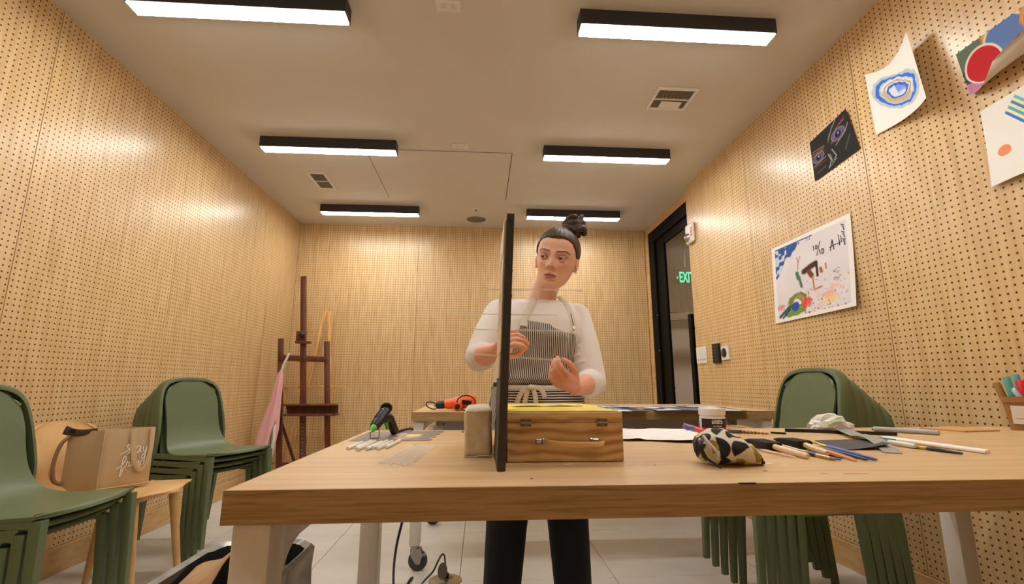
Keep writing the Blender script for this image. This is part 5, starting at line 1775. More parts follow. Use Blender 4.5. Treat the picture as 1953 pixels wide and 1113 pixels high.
MB().tube([a.lerp(c_, .38), a.lerp(c_, .56)], [.0063, .0063], 14).build('band', 'teal', tp)
MB().tube([a.lerp(c_, .56), a.lerp(c_, .97), c_], [.0058, .0058, .004], 14).build('barrel', 'white_plastic', tp)
MB().bx(1.041, 1.047, 1.17, 1.27, Z + .010, Z + .0135, .001, 1).build('clip', 'teal', tp)
b2 = brush((1.026, 1.125, Z + .0045), (1.034, 0.992, Z + .0035), .0042, 'dark_lac', 'bristle', 'black handled brush with a brass ferrule in front of the white rods', head=.12, fer=.42)

# ---- twisted stick (drill bit) behind the pouch
tw = MB()
n_ = 46
p0, p1 = Vector((0.842, 1.585, Z + .006)), Vector((0.868, 1.405, Z + .006))
p0, p1 = Vector((0.800, 1.46, Z + .006)), Vector((0.862, 1.405, Z + .004))
d = (p1 - p0).normalized()
sx_ = Vector((-d.y, d.x, 0))
rings = []
for i in range(n_):
    t = i / (n_ - 1)
    a0 = t * 26
    R_ = .0062 * (1 - .55 * t)
    c_ = p0.lerp(p1, t)
    rings.append([c_ + (sx_ * cos(a0 + k * pi / 4) + Vector((0, 0, 1)) * sin(a0 + k * pi / 4)) * R_ * (1.0 if k % 4 in (0, 1) else .55) for k in range(8)])
dbt = thing('twisted_bit', 'twisted copper coloured bit lying behind the pouch', 'tool', (0.83, 1.43, Z))
M['copper'] = plain('brown_metal', (168, 122, 92), 0.35, metal=0.8)
tw.loft(rings).build('twist', 'copper', dbt, 40)
MB().tube([p0 - d * .035, p0 - d * .012, p0 + d * .001], [.006, .0075, .006], 12).build('shank', 'dark_steel', dbt)

# ---- crumpled clear bag
M['bagplastic'] = plain('crinkled_plastic', (246, 244, 238), 0.18, spec=0.9, trans=0.2, bump=0.6, bscale=60)
bg = MB()
bm = bmesh.new()
bmesh.ops.create_icosphere(bm, subdivisions=3, radius=1.0)
r_ = random.Random(12)
for v in bm.verts:
    k = 1 + r_.uniform(-.13, .13)
    v.co = Vector((v.co.x * .066 * k, v.co.y * .032 * k, max(v.co.z, -.25) * .029 * k + (.010 if abs(v.co.x) < .5 and v.co.z > 0 else 0)))
bmesh.ops.rotate(bm, cent=(0, 0, 0), matrix=Matrix.Rotation(-.25, 3, 'Z'), verts=bm.verts)
bg.bm(bm, Matrix.Translation((1.105, 1.475, Z + 0.0175)))
pb_ = thing('plastic_bag', 'crumpled clear plastic bag lying on the black rod', 'bag', (1.105, 1.475, Z))
bg.build('bag_film', 'bagplastic', pb_, 0)
M['green_print'] = plain('green_paper', (176, 190, 140), 0.6)
P = np.zeros((6, 4, 3))
for i in range(6):
    for j in range(4):
        P[i, j] = (1.080 + .04 * i / 5, 1.443 - .012 * i / 5 + .003 * j, Z + .026 + .006 * j / 3 + .010 * sin(i / 5 * 2.4))
solid_grid(P, .0008).build('label_slip', 'green_print', pb_, 30)

# ---- thin board at the far right corner
tb = MB()
poly = [(1.498, 1.571), (1.525, 1.445), (1.673, 1.469), (1.655, 1.612)]
tb.prism(poly, .004, Matrix.Translation((0, 0, Z + .0005)))
tag(tb.build('thin_board', 'pine', None, 0), 'thin square board lying at the back right corner of the table', 'board')

# ---- basket of pens at the right edge
M['wicker'] = plain('brown_card', (160, 116, 66), 0.7, bump=0.2, bscale=80)
px, py = 1.831, 1.493
_before = set(bpy.data.objects)
pbx = thing('pen_tub', 'brown tub with a white paper label, full of markers, at the right frame edge', 'tub', (px, py, Z))
def tub_ring(w, z, d=None):
    return rrect(px - w, px + w, py - (d or w), py + (d or w), .018, z, 4)
MB().loft([tub_ring(.060, Z), tub_ring(.068, Z + .088), tub_ring(.071, Z + .090), tub_ring(.071, Z + .108), tub_ring(.067, Z + .108), tub_ring(.058, Z + .004)], caps=True).build('tub_body', 'wicker', pbx, 40)
P = np.zeros((10, 4, 3))
for i in range(10):
    for j in range(4):
        w = .0605 + .0085 * (.022 + .058 * (1 - j / 3)) / .088
        P[i, j] = (px - .052 + .104 * i / 9, py - w - .0015, Z + .022 + .058 * (1 - j / 3) - .004 * i / 9)
solid_grid(P, .0008).build('paper_label', 'paper', pbx, 40)
P2 = P.copy()
lb = MB()
for k, (zz, x0, x1) in enumerate(((.040, -.045, -.005), (.034, .0, .05), (.028, .005, .045))):
    y_ = py - (.0605 + .0085 * zz / .088) - .0028
    lb.tube(bez([(px + x0, y_, Z + zz), (px + (x0 + x1) / 2, y_, Z + zz - .0012), (px + x1, y_, Z + zz + .0006)], 4), .0005, 5)
lb.build('label_writing', 'red_paint', pbx)
def pen(x, y, r, h, tx, ty, mat, capm, label, z0=.012):
    t = thing('felt_pen', label, 'pen', (px + x, py + y, Z + z0), 0, 'pens in the tub')
    a = Vector((px + x, py + y, Z + z0))
    b_ = a + Vector((tx, ty, h))
    MB().tube([a, a.lerp(b_, .02), a.lerp(b_, .60)], [r * .7, r, r], 14).build('barrel', mat, t)
    MB().tube([a.lerp(b_, .60), a.lerp(b_, .98), b_], [r * 1.12, r * 1.12, r * .95], 14).build('cap', capm, t)
M['teal_light'] = plain('light_teal', (88, 170, 164), 0.4)
pen(-.030, -.020, .0090, .162, -.018, -.004, 'white_plastic', 'teal_light', 'pen with a light teal cap, leftmost in the tub')
pen(-.012, .010, .0090, .170, -.012, .004, 'white_plastic', 'teal_light', 'pen with a teal cap behind the red one in the tub')
pen(-.006, -.030, .0115, .150, -.010, -.004, 'red_plastic', 'red_plastic', 'red marker standing in the tub')
pen(.016, -.005, .0090, .160, .002, .002, 'white_plastic', 'teal_light', 'pen with a teal cap right of the red marker in the tub')
pen(-.044, .0, .0095, .142, -.030, .0, 'wicker', 'wicker', 'brown crayon leaning out of the left side of the tub')
wm = thing('glue_bottle', 'white bottle with a dark rim lying across the top of the tub', 'bottle', (px + .035, py - .03, Z + .07))
MB().tube([(px + .020, py - .030, Z + .050), (px + .026, py - .034, Z + .118)], [.020, .0215], 20).build('bottle_body', 'black_plastic', wm)
wmp = MB().lathe([(.0, .030), (.014, .030), (.0205, .026), (.0205, .006), (.019, .0)], (px + .026, py - .034, Z + .118), 22)
wmp.build('bottle_cap', 'white_plastic', wm)
M['clearblue'] = plain('clear_cap', (176, 180, 190), 0.15, spec=0.8)
cs = thing('marker_cap', 'clear silvery spoon shaped cap at the front of the tub', 'cap', (px - .018, py - .05, Z + .07))
MB().tube([(px - .036, py - .036, Z + .136), (px - .034, py - .038, Z + .126), (px - .024, py - .046, Z + .104), (px - .016, py - .048, Z + .080)], [.005, .0085, .0085, .006], 14).build('cap_shell', 'clearblue', cs)
M['olive'] = plain('olive_plastic', (118, 122, 46), 0.5)
dn = thing('toy_dinosaur', 'green and yellow jagged toy sticking out of the tub', 'toy', (px + .04, py, Z + .06))
b = MB().tube([(px + .056, py - .01, Z + .07), (px + .056, py - .012, Z + .140), (px + .042, py - .014, Z + .170)], [.011, .010, .006], 12)
b.build('body', 'gold', dn)
b = MB()
for k in range(4):
    q = Vector((px + .054 - .005 * k, py - .016, Z + .132 + .011 * k))
    b.tube([q, q + Vector((-.014, -.002, .004))], [.0055, .001], 8)
b.tube([(px + .042, py - .014, Z + .168), (px + .030, py - .014, Z + .184)], [.007, .003], 10)
b.build('spikes', 'olive', dn)

_piv = Vector((px, py, 0))
_rot = Matrix.Rotation(radians(-49), 3, 'Z')
for _o in set(bpy.data.objects) - _before:           # the tub and what stands in it, turned together
    if _o.parent is None:
        _o.location = _piv + _rot @ (_o.location - _piv)
        _o.rotation_euler.z = radians(-49)
# ================================================================== ON THE BACK TABLE
hg = thing('heat_gun', 'orange heat gun with a black nozzle and its black cord looped over it', 'heat gun', (-0.13, 2.80, Z))
yh = 2.80
MB().tube([(-0.205, yh + .03, Z + .033), (-0.19, yh + .03, Z + .033), (-0.12, yh + .03, Z + .042), (-0.06, yh + .03, Z + .050), (-0.03, yh + .03, Z + .052), (-0.018, yh + .03, Z + .052)], [.022, .027, .036, .040, .036, .022], 20).build('housing', 'orange', hg)
MB().tube([(-0.250, yh + .03, Z + .029), (-0.245, yh + .03, Z + .029), (-0.203, yh + .03, Z + .032)], [.018, .022, .023], 18).build('nozzle', 'black_plastic', hg)
MB().tube([(-0.265, yh + .03, Z + .029), (-0.248, yh + .03, Z + .029)], [.010, .012], 14).build('nozzle_tip', 'steel', hg)
MB().tube([(-0.12, yh + .015, Z + .035), (-0.125, yh - .03, Z + .026), (-0.125, yh - .075, Z + .024)], [.026, .023, .024], 16).build('handle', 'orange', hg)
MB().tube([(-0.125, yh - .072, Z + .024), (-0.125, yh - .084, Z + .024)], [.016, .012], 14).build('cord_grip', 'black_plastic', hg)
MB().box((-0.075, yh - .010, Z + .045), (.055, .006, .024), .002, rot=Matrix.Rotation(.15, 3, 'Y')).build('side_plate', 'black_plastic', hg)
for k in range(3):
    MB().box((-0.135 + .008 * k, yh - .006, Z + .060 - .001 * k), (.005, .004, .014), .001, rot=Matrix.Rotation(.3, 3, 'Y')).build('air_slot', 'white_plastic', hg)
R_ = Matrix.Rotation(0.2, 3, 'X')
ring = [Vector((-0.078 + .052 * cos(a), yh - .055 + .018 * sin(a), Z + .045 + .040 * sin(a))) for a in [k * 2 * pi / 28 for k in range(27)]]
MB().tube([Vector((-0.125, yh - .084, Z + .024))] + ring[14:] + ring[:15], .004, 8).build('cord', 'black_cord', hg)
MB().tube(bez([(-0.250, yh + .005, Z + .012), (-0.262, yh - .02, Z + .008), (-0.295, yh - .02, Z + .022), (-0.305, yh - .01, Z + .040), (-0.290, yh + .0, Z + .048), (-0.262, yh + .01, Z + .042), (-0.248, yh + .01, Z + .030)], 5), .0035, 8).build('cord', 'black_cord', hg)
MB().tube(bez([(-0.04, yh + .06, Z + .006), (0.0, yh + .09, Z + .005), (0.035, yh + .10, Z + .005), (0.055, yh + .10, Z + .005)], 5), .004, 8).build('cord', 'black_cord', hg)
MB().box((-0.062, yh - .050, Z + .010), (.030, .016, .014), .004, rot=Matrix.Rotation(.3, 3, 'Z')).build('plug', 'black_plastic', hg)

# prints laid out on the back table
def photo(seed):
    def f(U, V):
        n1, n2 = vnoise(U * .13, V * .16, seed), vnoise(U * .16, V * .12, seed + 1)
        c = np.ones(U.shape + (3,)) * np.array(lin(74, 72, 84))
        c = mix(c, (40, 38, 44), sstep(.45, .6, n1))
        c = mix(c, (222, 222, 230), sstep(.52, .58, n2))
        c = mix(c, (120, 124, 150), sstep(.6, .7, vnoise(U * .2, V * .2, seed + 2)))
        return c
    return f
spots = [(0.50, 2.74, 'nearest the wooden box'), (0.80, 2.72, 'second from the left in the front row'), (1.10, 2.73, 'third from the left in the front row'), (1.38, 2.74, 'rightmost in the front row'),
         (0.56, 3.08, 'leftmost in the back row'), (0.88, 3.10, 'second from the left in the back row'), (1.18, 3.08, 'third from the left in the back row'), (1.42, 3.10, 'rightmost in the back row')]
for k, (x_, y_, nm) in enumerate(spots):
    w, h = .26, .28
    a = (k * 37 % 11 - 5) * .02
    zz = Z + .0030 + .0022 * (k % 3)
    cs_, sn = cos(a), sin(a)
    cn = [(x_ + dx * cs_ - dy * sn, y_ + dx * sn + dy * cs_, zz) for dx, dy in ((-w / 2, h / 2), (w / 2, h / 2), (w / 2, -h / 2), (-w / 2, -h / 2))]
    o = sheet('photo_print', 'x', bil(*cn), photo(70 + 5 * k), 40, 40, back=(60, 56, 54), thick=0.003, mat='print')
    tag(o, 'dark glossy print on the back table, ' + nm, 'print', 'prints spread on the back table')
# ================================================================== THE WOMAN
M['skin'] = attr_mat('skin', 0.5, 0.0, 0.35, sss=0.12)
M['shirt'] = plain('oatmeal_shirt', (222, 212, 204), 0.85, bump=0.2, bscale=700, sheen=0.2)
M['trouser'] = plain('navy_trousers', (20, 23, 36), 0.85, bump=0.2, bscale=500)
M['shoe'] = plain('dark_shoes', (30, 28, 28), 0.6)
pn = thing('person', 'woman with a top bun, striped apron and pale long sleeved top, standing behind the table', 'person', (0.215, 1.80, 0))

# ---- head in its own frame: face towards -y, z up
HC0 = Vector((0.285, 1.728, 1.411))
HR = Matrix.Rotation(radians(12), 4, 'Y') @ Matrix.Rotation(radians(-18), 4, 'Z') @ Matrix.Rotation(radians(13), 4, 'X') @ Matrix.Diagonal((1.11, 1.04, 1.0, 1.0))
HM = Matrix.Translation(HC0) @ HR
def hp_(x, y, z):
    return HM @ Vector((x, y, z))
R3 = HR.to_3x3()
hb = MB()
# skull and face as one lofted form with the features raised and sunk on it
HZ = [(-.1105, .010, -.052, -.034), (-.108, .020, -.061, -.024), (-.101, .031, -.068, -.008), (-.088, .0425, -.073, .018), (-.068, .0515, -.0755, .044), (-.045, .0575, -.0775, .066), (-.020, .0635, -.0785, .085),
      (.005, .0670, -.0785, .097), (.030, .0690, -.0800, .104), (.060, .0690, -.0775, .105), (.085, .0630, -.0675, .096), (.105, .0480, -.0440, .074), (.117, .0290, -.0180, .048), (.122, .010, .004, .024)]
hz = np.array(HZ)
zs = np.concatenate([np.linspace(-.1105, -.1005, 8), np.linspace(-.098, .090, 96), np.linspace(.0925, .122, 16)])
def cub(x, k):
    """smooth interpolation of the section table"""
    v = np.interp(x, hz[:, 0], hz[:, k])
    d = .006
    return (np.interp(np.clip(x - d, -.1105, .122), hz[:, 0], hz[:, k]) + 2 * v + np.interp(np.clip(x + d, -.1105, .122), hz[:, 0], hz[:, k])) / 4
G2 = lambda x, sx: np.exp(-(x / sx) ** 2)
NA = 150
rings = []
an = np.linspace(0, 2 * pi, NA, endpoint=False)
for z in zs:
    w, f_, bk_ = cub(z, 1), cub(z, 2), cub(z, 3)
    yc = min(.012, (f_ + bk_) / 2 + .006)
    ca, sa = np.cos(an), np.sin(an)
    e_ = np.where(sa < 0, 2 / 2.25, 1.0)
    x = w * np.sign(ca) * np.abs(ca) ** np.where(sa < 0, 2 / 2.25, 1.0)
    y = np.where(sa < 0, yc + (f_ - yc) * np.abs(sa) ** e_, yc + (bk_ - yc) * np.abs(sa))
    ax_ = np.abs(x)
    fr_ = (sa < -.15) * 1.0
    dy = np.zeros(NA)
    nh = np.interp(z, [-.042, -.036, -.031, -.024, .000, .020, .032], [0, .006, .021, .0225, .012, .0045, 0])
    nw = np.interp(z, [-.042, -.030, -.018, .005, .03], [.014, .0105, .0085, .0072, .009])
    dy -= nh * G2(x, nw)
    dy -= .0085 * G2(ax_ - .0115, .0055) * G2(z + .0285, .0065)
    dy += .0115 * G2(ax_ - .031, .0150) * G2(z - .003, .0115)
    dy += .004 * G2(ax_ - .014, .007) * G2(z - .008, .012)
    dy -= .0035 * G2(ax_ - .030, .022) * G2(z - .0265, .008)
    dy -= .0045 * G2(ax_ - .037, .019) * G2(z + .024, .018)
    dy -= .0050 * G2(x, .022) * G2(z + .060, .016)
    lip = G2(x, .0165)
    dy -= .0050 * lip * G2(z + .0575 + .12 * ax_ * 0, .0046)
    dy -= .0058 * G2(x, .0145) * G2(z + .0690, .0048)
    dy += .0050 * G2(x, .0190) * G2(z + .0632, .0022)
    dy += .0030 * G2(x, .016) * G2(z + .0805, .006)
    dy -= .0050 * G2(x, .017) * G2(z + .0960, .011)
    y = y + dy * fr_
    rings.append([hp_(float(a_), float(b_), float(z)) for a_, b_ in zip(x, y)])
hb.loft(rings)
for s in (-1, 1):
    hb.ball(hp_(s * .0695, .016, -.004), (.0075, .018, .029), 14, 10, R3)
    hb.ball(hp_(s * .0685, .009, -.028), (.0065, .010, .011), 12, 8, R3)
# neck
hb.chain([(0.232, 1.800, 1.255), (0.243, 1.795, 1.30), (0.262, 1.775, 1.345), (0.270, 1.760, 1.38)], [.060, .051, .050, .050], 20)

# ---- torso (shared by body and clothes)
def torso(grow, z_lo, z_hi):
    prof = [(.780, .213, 1.805, .172, .122), (.84, .213, 1.803, .176, .124), (.90, .213, 1.800, .166, .116), (.96, .213, 1.797, .154, .108), (1.02, .214, 1.793, .154, .110), (1.08, .215, 1.788, .160, .120),
            (1.13, .216, 1.785, .166, .125), (1.18, .217, 1.790, .165, .108), (1.22, .220, 1.797, .155, .088), (1.25, .225, 1.800, .120, .070), (1.275, .230, 1.80, .075, .056)]
    rings = []
    for z, cx, cy, rx, ry in prof:
        if z < z_lo - 1e-6 or z > z_hi + 1e-6:
            continue
        ring = []
        for k in range(40):
            a = 2 * pi * k / 40
            q = abs(cos(a)) ** 0.85 * (1 if cos(a) > 0 else -1), abs(sin(a)) ** 0.85 * (1 if sin(a) > 0 else -1)
            ring.append((cx + (rx + grow) * q[0], cy + (ry + grow) * q[1], z))
        rings.append(ring)
    return rings
SHR, ELR, WRR = Vector((.072, 1.800, 1.212)), Vector((-.004, 1.640, 1.040)), Vector((.048, 1.455, 1.050))     # her right arm (left in the picture)
SHL, ELL, WRL = Vector((.366, 1.800, 1.200)), Vector((.394, 1.668, .955)), Vector((.300, 1.500, .936))
hb.loft(torso(-.006, .78, 1.25))
for S, E_, W in ((SHR, ELR, WRR), (SHL, ELL, WRL)):
    hb.chain([S, S.lerp(E_, .5), E_], [.048, .042, .038], 18)
    m_ = E_.lerp(W, .3)
    hb.chain([E_, m_, W], [.037, .038, .024], 18)

# ---- hands: palm, four unequal bent fingers and a thumb, closed on what they hold
def hand(W, d, palm_n, out, side, curl, seed):
    """W wrist, d pointing direction, palm_n normal of the palm (palm faces that way), side +1: thumb along out"""
    d = Vector(d).normalized()
    n_ = Vector(palm_n)
    n_ = (n_ - d * n_.dot(d)).normalized()
    o = d.cross(n_).normalized() * side
    P = lambda a, b, c: W + d * a + o * b + n_ * c
    # palm
    hb.chain([P(.004, 0, 0), P(.030, .0, 0), P(.060, .0, 0)], [.021, .020, .017], 14)
    hb.cap(P(.020, .016, .002), P(.068, .024, .002), .0145, .0105, 12)
    hb.cap(P(.020, -.014, .002), P(.062, -.026, .002), .0140, .0100, 12)
    hb.cap(P(.030, .004, .002), P(.070, .008, 0), .015, .0105, 12)
    hb.cap(P(.030, -.006, .002), P(.068, -.010, 0), .015, .0105, 12)
    for b, ln, r, k in ((.0265, .068, .0086, 0), (.0085, .076, .0088, 1), (-.0095, .070, .0084, 2), (-.0270, .056, .0076, 3)):
        c1, c2, c3 = curl[k]
        p = P(.070 - (.006 if k == 3 else 0), b, 0)
        pts = [p]
        a = 0
        for seg, c_ in ((.45, c1), (.31, c2), (.24, c3)):
            a += c_
            p = p + (d * cos(a) + n_ * sin(a) + o * (b * 1.4)).normalized() * ln * seg
            pts.append(p)
        hb.chain(pts, [r, r * .94, r * .88, r * .76], 12)
    # thumb leaves the side of the palm near its base
    t0 = P(.018, .018, .006)
    t1 = P(.046, .040, .018)
    t2 = P(.070, .043, .034)
    t3 = P(.088, .036, .044)
    hb.chain([t0, t1, t2, t3], [.0140, .0110, .0095, .0076], 12)
hand(WRR, (.030, -.060, .030), (.75, .35, -.25), None, -1, [(.55, .75, .5), (.65, .8, .5), (.75, .85, .5), (.85, .9, .5)], 1)
hand(WRL, (-.070, -.052, .038), (-.35, .30, .75), None, -1, [(.45, .7, .5), (.6, .85, .5), (.7, .9, .55), (.8, .9, .6)], 2)
# left in: legs and feet under the clothes so that the figure stands on the floor
for hx, kx, ax, sg in ((.135, .100, .088, 0), (.300, .318, .332, 1)):
    hb.chain([(hx, 1.805, .80), (kx, 1.795, .45), (ax, 1.815, .09)], [.085, .055, .038], 18)
    hb.chain([(ax, 1.815, .06), (ax, 1.74, .035), (ax, 1.68, .03)], [.036, .034, .026], 14)

body = remesh(hb, 'body', 0.0029, 3, 0.45)
co = verts_of(body).astype(np.float64)
HMi = np.array(HM.inverted())
lc = co @ HMi[:3, :3].T + HMi[:3, 3]
col = np.ones((len(co), 3)) * np.array(lin(230, 183, 157))
isface = (np.linalg.norm(lc, axis=1) < .16)
X_, Y_, Z_ = lc[:, 0], lc[:, 1], lc[:, 2]
front = (Y_ < -.03) & isface
def cm(mask, c_, a=1.0):
    global col
    m = np.clip(mask * a, 0, 1)[:, None]
    col = col * (1 - m) + np.array(lin(*c_)) * m
g = lambda cx, cz, rx, rz: np.exp(-(((np.abs(X_) - cx) / rx) ** 2 + ((Z_ - cz) / rz) ** 2))
cm(front * g(.040, -.022, .022, .018), (214, 128, 106), .55)
cm(front * g(0, -.024, .014, .012), (210, 128, 108), .5)
cm(front * g(.030, .012, .022, .012), (176, 120, 96), .45)
lipu = front * sstep(1.1, .75, np.hypot(X_ / .0205, (Z_ + .0625 + .10 * np.abs(X_)) / .0115)) * (Y_ < -.066)
cm(lipu, (176, 100, 88), .85)
cm(front * np.exp(-((Z_ + .0632 - .002 + 10 * X_ ** 2 * .35) / .0016) ** 2) * (np.abs(X_) < .021), (104, 48, 44), .8)
# nostrils
cm(front * np.exp(-(((np.abs(X_) - .0068) / .0032) ** 2 + ((Z_ + .0325) / .0028) ** 2)) * (Y_ < -.08), (84, 42, 34), .8)
# brows and lash lines
ax_ = np.abs(X_)
bz = .0285 + .0045 * np.clip((ax_ - .012) / .026, 0, 1) - .0075 * np.clip((ax_ - .038) / .018, 0, 1)
cm(front * sstep(.0036, .0020, np.abs(Z_ - bz + .002)) * sstep(.010, .014, ax_) * sstep(.056, .050, ax_), (66, 44, 33), .88)
arm = (co[:, 1] < 1.62) & (co[:, 2] < 1.2)
cm(arm * 1.0, (216, 146, 118), .75)
link_mesh(body, 'body', 'skin', pn, 0, paint=col)
for p in body.polygons:
    p.use_smooth = True

# eyes and lids
M['eye'] = attr_mat('eye', 0.12, spec=0.6)
EY = (.0305, -.0640, .0030)
for s in (-1, 1):
    e = MB().ball((0, 0, 0), .0120, 40, 30, Matrix.Rotation(pi / 2, 3, 'X'))
    gaze = Vector((-.34, -.92, -.08)).normalized()
    V = np.array(e.v)
    dt = V @ np.array(gaze) / .0120
    c_ = np.ones((len(V), 3)) * np.array(lin(214, 204, 196))
    c_ = np.where((dt > .870)[:, None], np.array(lin(84, 58, 40)), c_)
    c_ = np.where((dt > .966)[:, None], np.array(lin(14, 10, 9)), c_)
    e.v = [tuple(HM @ (Vector(v) + Vector((s * EY[0], EY[1], EY[2])))) for v in e.v]
    eo = e.build('eye', 'eye', pn, 80, paint=c_)
    # lids: two patches of a slightly larger ball that leave an almond slit
    for up in (1, -1):
        nA, nE = 40, 12
        P = np.zeros((nA, nE, 3))
        cl = np.zeros((nA, nE, 3))
        for i in range(nA):
            az = radians(-78 + 156 * i / (nA - 1))
            op = max(0.0, 1 - (az / radians(60)) ** 2)
            e0 = radians(2 + 13 * op ** .8) if up > 0 else radians(2 - 15 * op ** .8)
            e1 = radians(72) * up
            for j in range(nE):
                el = e0 + (e1 - e0) * j / (nE - 1)
                rr = .0131 - (.0004 if j == 0 else 0)
                v = Vector((rr * sin(az) * cos(el), -rr * cos(az) * cos(el), rr * sin(el)))
                P[i, j] = HM @ (v + Vector((s * EY[0], EY[1], EY[2])))
                cl[i, j] = lin(56, 36, 28) if (up > 0 and j < 2) else lin(196, 146, 122) if j < 2 else lin(204, 152, 128) if up > 0 else lin(216, 166, 140)
        b_ = solid_grid(P, .0007 * up)
        b_.build('eyelid', 'skin', eo, 80, paint=np.concatenate([cl.reshape(-1, 3)] * 2))

# hair: swept up to a bun
M['hair'] = attr_mat('hair', 0.45, 0.5, 0.4, 160)
nu, nv = 150, 60
r_ = np.random.default_rng(5)
BUN = Vector((.034, .050, .150))
def hair_pt(th, ph):
    return np.array((np.sin(ph) * np.cos(th) * .0755, .012 + np.sin(ph) * np.sin(th) * .1030, .036 + np.cos(ph) * .0930))
def hairline(x, y):
    z = np.interp(y, [-.09, -.070, -.052, -.034, -.018, .000, .012, .030, .06, .10, .13], [.080, .078, .062, .040, .020, .010, .002, -.024, -.048, -.055, -.055])
    return z
base = np.zeros((nu, nv, 3))
TH = np.zeros((nu, nv))
PH = np.zeros((nu, nv))
for i in range(nu):
    th = 2 * pi * i / nu
    pm = pi * .9
    for ph in np.linspace(.05, pi * .9, 400):
        q = hair_pt(th, ph)
        if q[2] < hairline(q[0], q[1]):
            pm = ph
            break
    pm += .006 * sin(th * 17) + .004 * sin(th * 31 + 1)
    for j in range(nv):
        ph = pm * j / (nv - 1)
        TH[i, j], PH[i, j] = th, ph
        q = hair_pt(th, ph)
        nrm = np.array((np.sin(ph) * np.cos(th), np.sin(ph) * np.sin(th), np.cos(ph)))
        d = np.clip((pm - ph) / .14, 0, 1)
        q = q + nrm * (np.sin(th * 46 + 3 * np.sin(ph * 3)) * .0006 + np.sin(th * 23 + 1.3) * .0006 - .0070 * (1 - d) ** 2)
        base[i, j] = q
hm_ = MB()
hm_.v = [tuple(HM @ Vector(map(float, p))) for p in base.reshape(-1, 3)]
for i in range(nu):
    i2 = (i + 1) % nu
    for j in range(nv - 1):
        hm_.f.append((i * nv + j, i2 * nv + j, i2 * nv + j + 1, i * nv + j + 1))
hc_ = np.ones((nu, nv, 3)) * np.array(lin(70, 50, 38))
hc_ = hc_ * (0.75 + 0.5 * (0.5 + 0.5 * np.sin(TH * 46 + 3 * np.sin(PH * 3))))[..., None]
hc_ = hc_ * (0.8 + 0.5 * r_.random((nu, 1, 1)))
hair = hm_.build('hair', 'hair', pn, 0, paint=hc_.reshape(-1, 3))
hair.data.shade_smooth()
so = hair.modifiers.new('thick', 'SOLIDIFY')
so.thickness = 0.004
so.offset = -1
bb_ = MB()
for k in range(5):
    ph = k * 1.26
    pts = []
    for q in range(26):
        t = q / 25
        a = ph + t * 3.6
        r = .042 * (1 - .35 * t) * (0.9 + .12 * sin(k * 2.1))
        pts.append(HM @ (BUN + Vector((r * cos(a), r * .85 * sin(a), -.028 + .054 * t + .006 * sin(3 * a + k)))))
    bb_.chain(pts, [.0135 - .003 * (q / 25) for q in range(26)], 10)
bb_.ball(hp_(BUN.x, BUN.y, BUN.z), (.040, .037, .032), 20, 14, R3)
bb_.chain([hp_(.016, .050, .105), hp_(BUN.x, BUN.y, BUN.z - .02)], [.024, .028], 14)
bun = remesh(bb_, 'hair_bun', .0030, 1, .4)
bc = verts_of(bun)
w_ = np.array([0.8 + 0.35 * sin(p[2] * 620 + p[0] * 380 + 4 * sin(p[1] * 120)) for p in bc])[:, None]
link_mesh(bun, 'hair_bun', 'hair', pn, 0, paint=np.array(lin(66, 46, 36)) * w_)
for p in bun.polygons:
    p.use_smooth = True
# wireless earphone
MB().chain([hp_(.0725, .000, -.018), hp_(.0755, -.004, -.026), hp_(.0725, -.010, -.042)], [.0036, .0028, .0022], 10).build('earphone', 'white_plastic', pn)

# ---- long sleeved top
sb = MB()
sb.loft(torso(.007, .90, 1.25) + [[(x_ * .93 + .233 * .07, y_, 1.262) for x_, y_, z_ in torso(.004, 1.27, 1.28)[0]]])
sb.chain([SHR, SHR.lerp(ELR, .5) + Vector((-.004, 0, 0)), ELR], [.060, .056, .050], 20)
sb.chain([ELR, ELR.lerp(WRR, .24)], [.050, .043], 20)
sb.chain([SHL, SHL.lerp(ELL, .5) + Vector((.004, 0, 0)), ELL], [.060, .057, .050], 20)
sb.chain([ELL, ELL.lerp(WRL, .30)], [.050, .045], 20)
sb.chain([SHR, (.14, 1.80, 1.232), (.30, 1.80, 1.228), SHL], [.058, .041, .041, .058], 18)
# folds on the sleeves
r_ = random.Random(2)
for S, E_, n_ in ((SHR, ELR, 5), (SHL, ELL, 4)):
    for k in range(n_):
        t = .35 + .6 * k / n_
        c_ = S.lerp(E_, t)
        ax = (E_ - S).normalized()
        u = ax.cross(Vector((1, 0, .3))).normalized()
        w2 = ax.cross(u)
        pts = [c_ + (u * cos(a) + w2 * sin(a)) * .0545 + ax * (.016 * sin(a * 1.0 + k)) for a in [r_.uniform(0, .6) + q * .35 for q in range(10)]]
        sb.chain(pts, [.0045] * 10, 8)
for E_, W, t in ((ELR, WRR, .23), (ELL, WRL, .29)):     # pushed-up cuffs
    c_ = E_.lerp(W, t)
    ax = (W - E_).normalized()
    u = ax.cross(Vector((0, 0, 1))).normalized()
    w2 = ax.cross(u)
    for q in (0, 1):
        pts = [c_ - ax * .012 * q + (u * cos(a) + w2 * sin(a)) * .0435 for a in [k * 2 * pi / 18 for k in range(19)]]
        sb.chain(pts, [.0052] * 19, 8)
shirt = remesh(sb, 'shirt', .0042, 3, .5)
for p in shirt.polygons:
    p.use_smooth = True
sh_o = link_mesh(shirt, 'shirt', 'shirt', pn, 0)
nb = MB()
pts = [Vector((.2345 + .066 * cos(a), 1.792 + .064 * sin(a), 1.250 + .016 * sin(a) + .004 * cos(2 * a))) for a in [k * 2 * pi / 32 for k in range(33)]]
nb.tube(pts, .0042, 8)
nb.build('collar', 'shirt', sh_o)

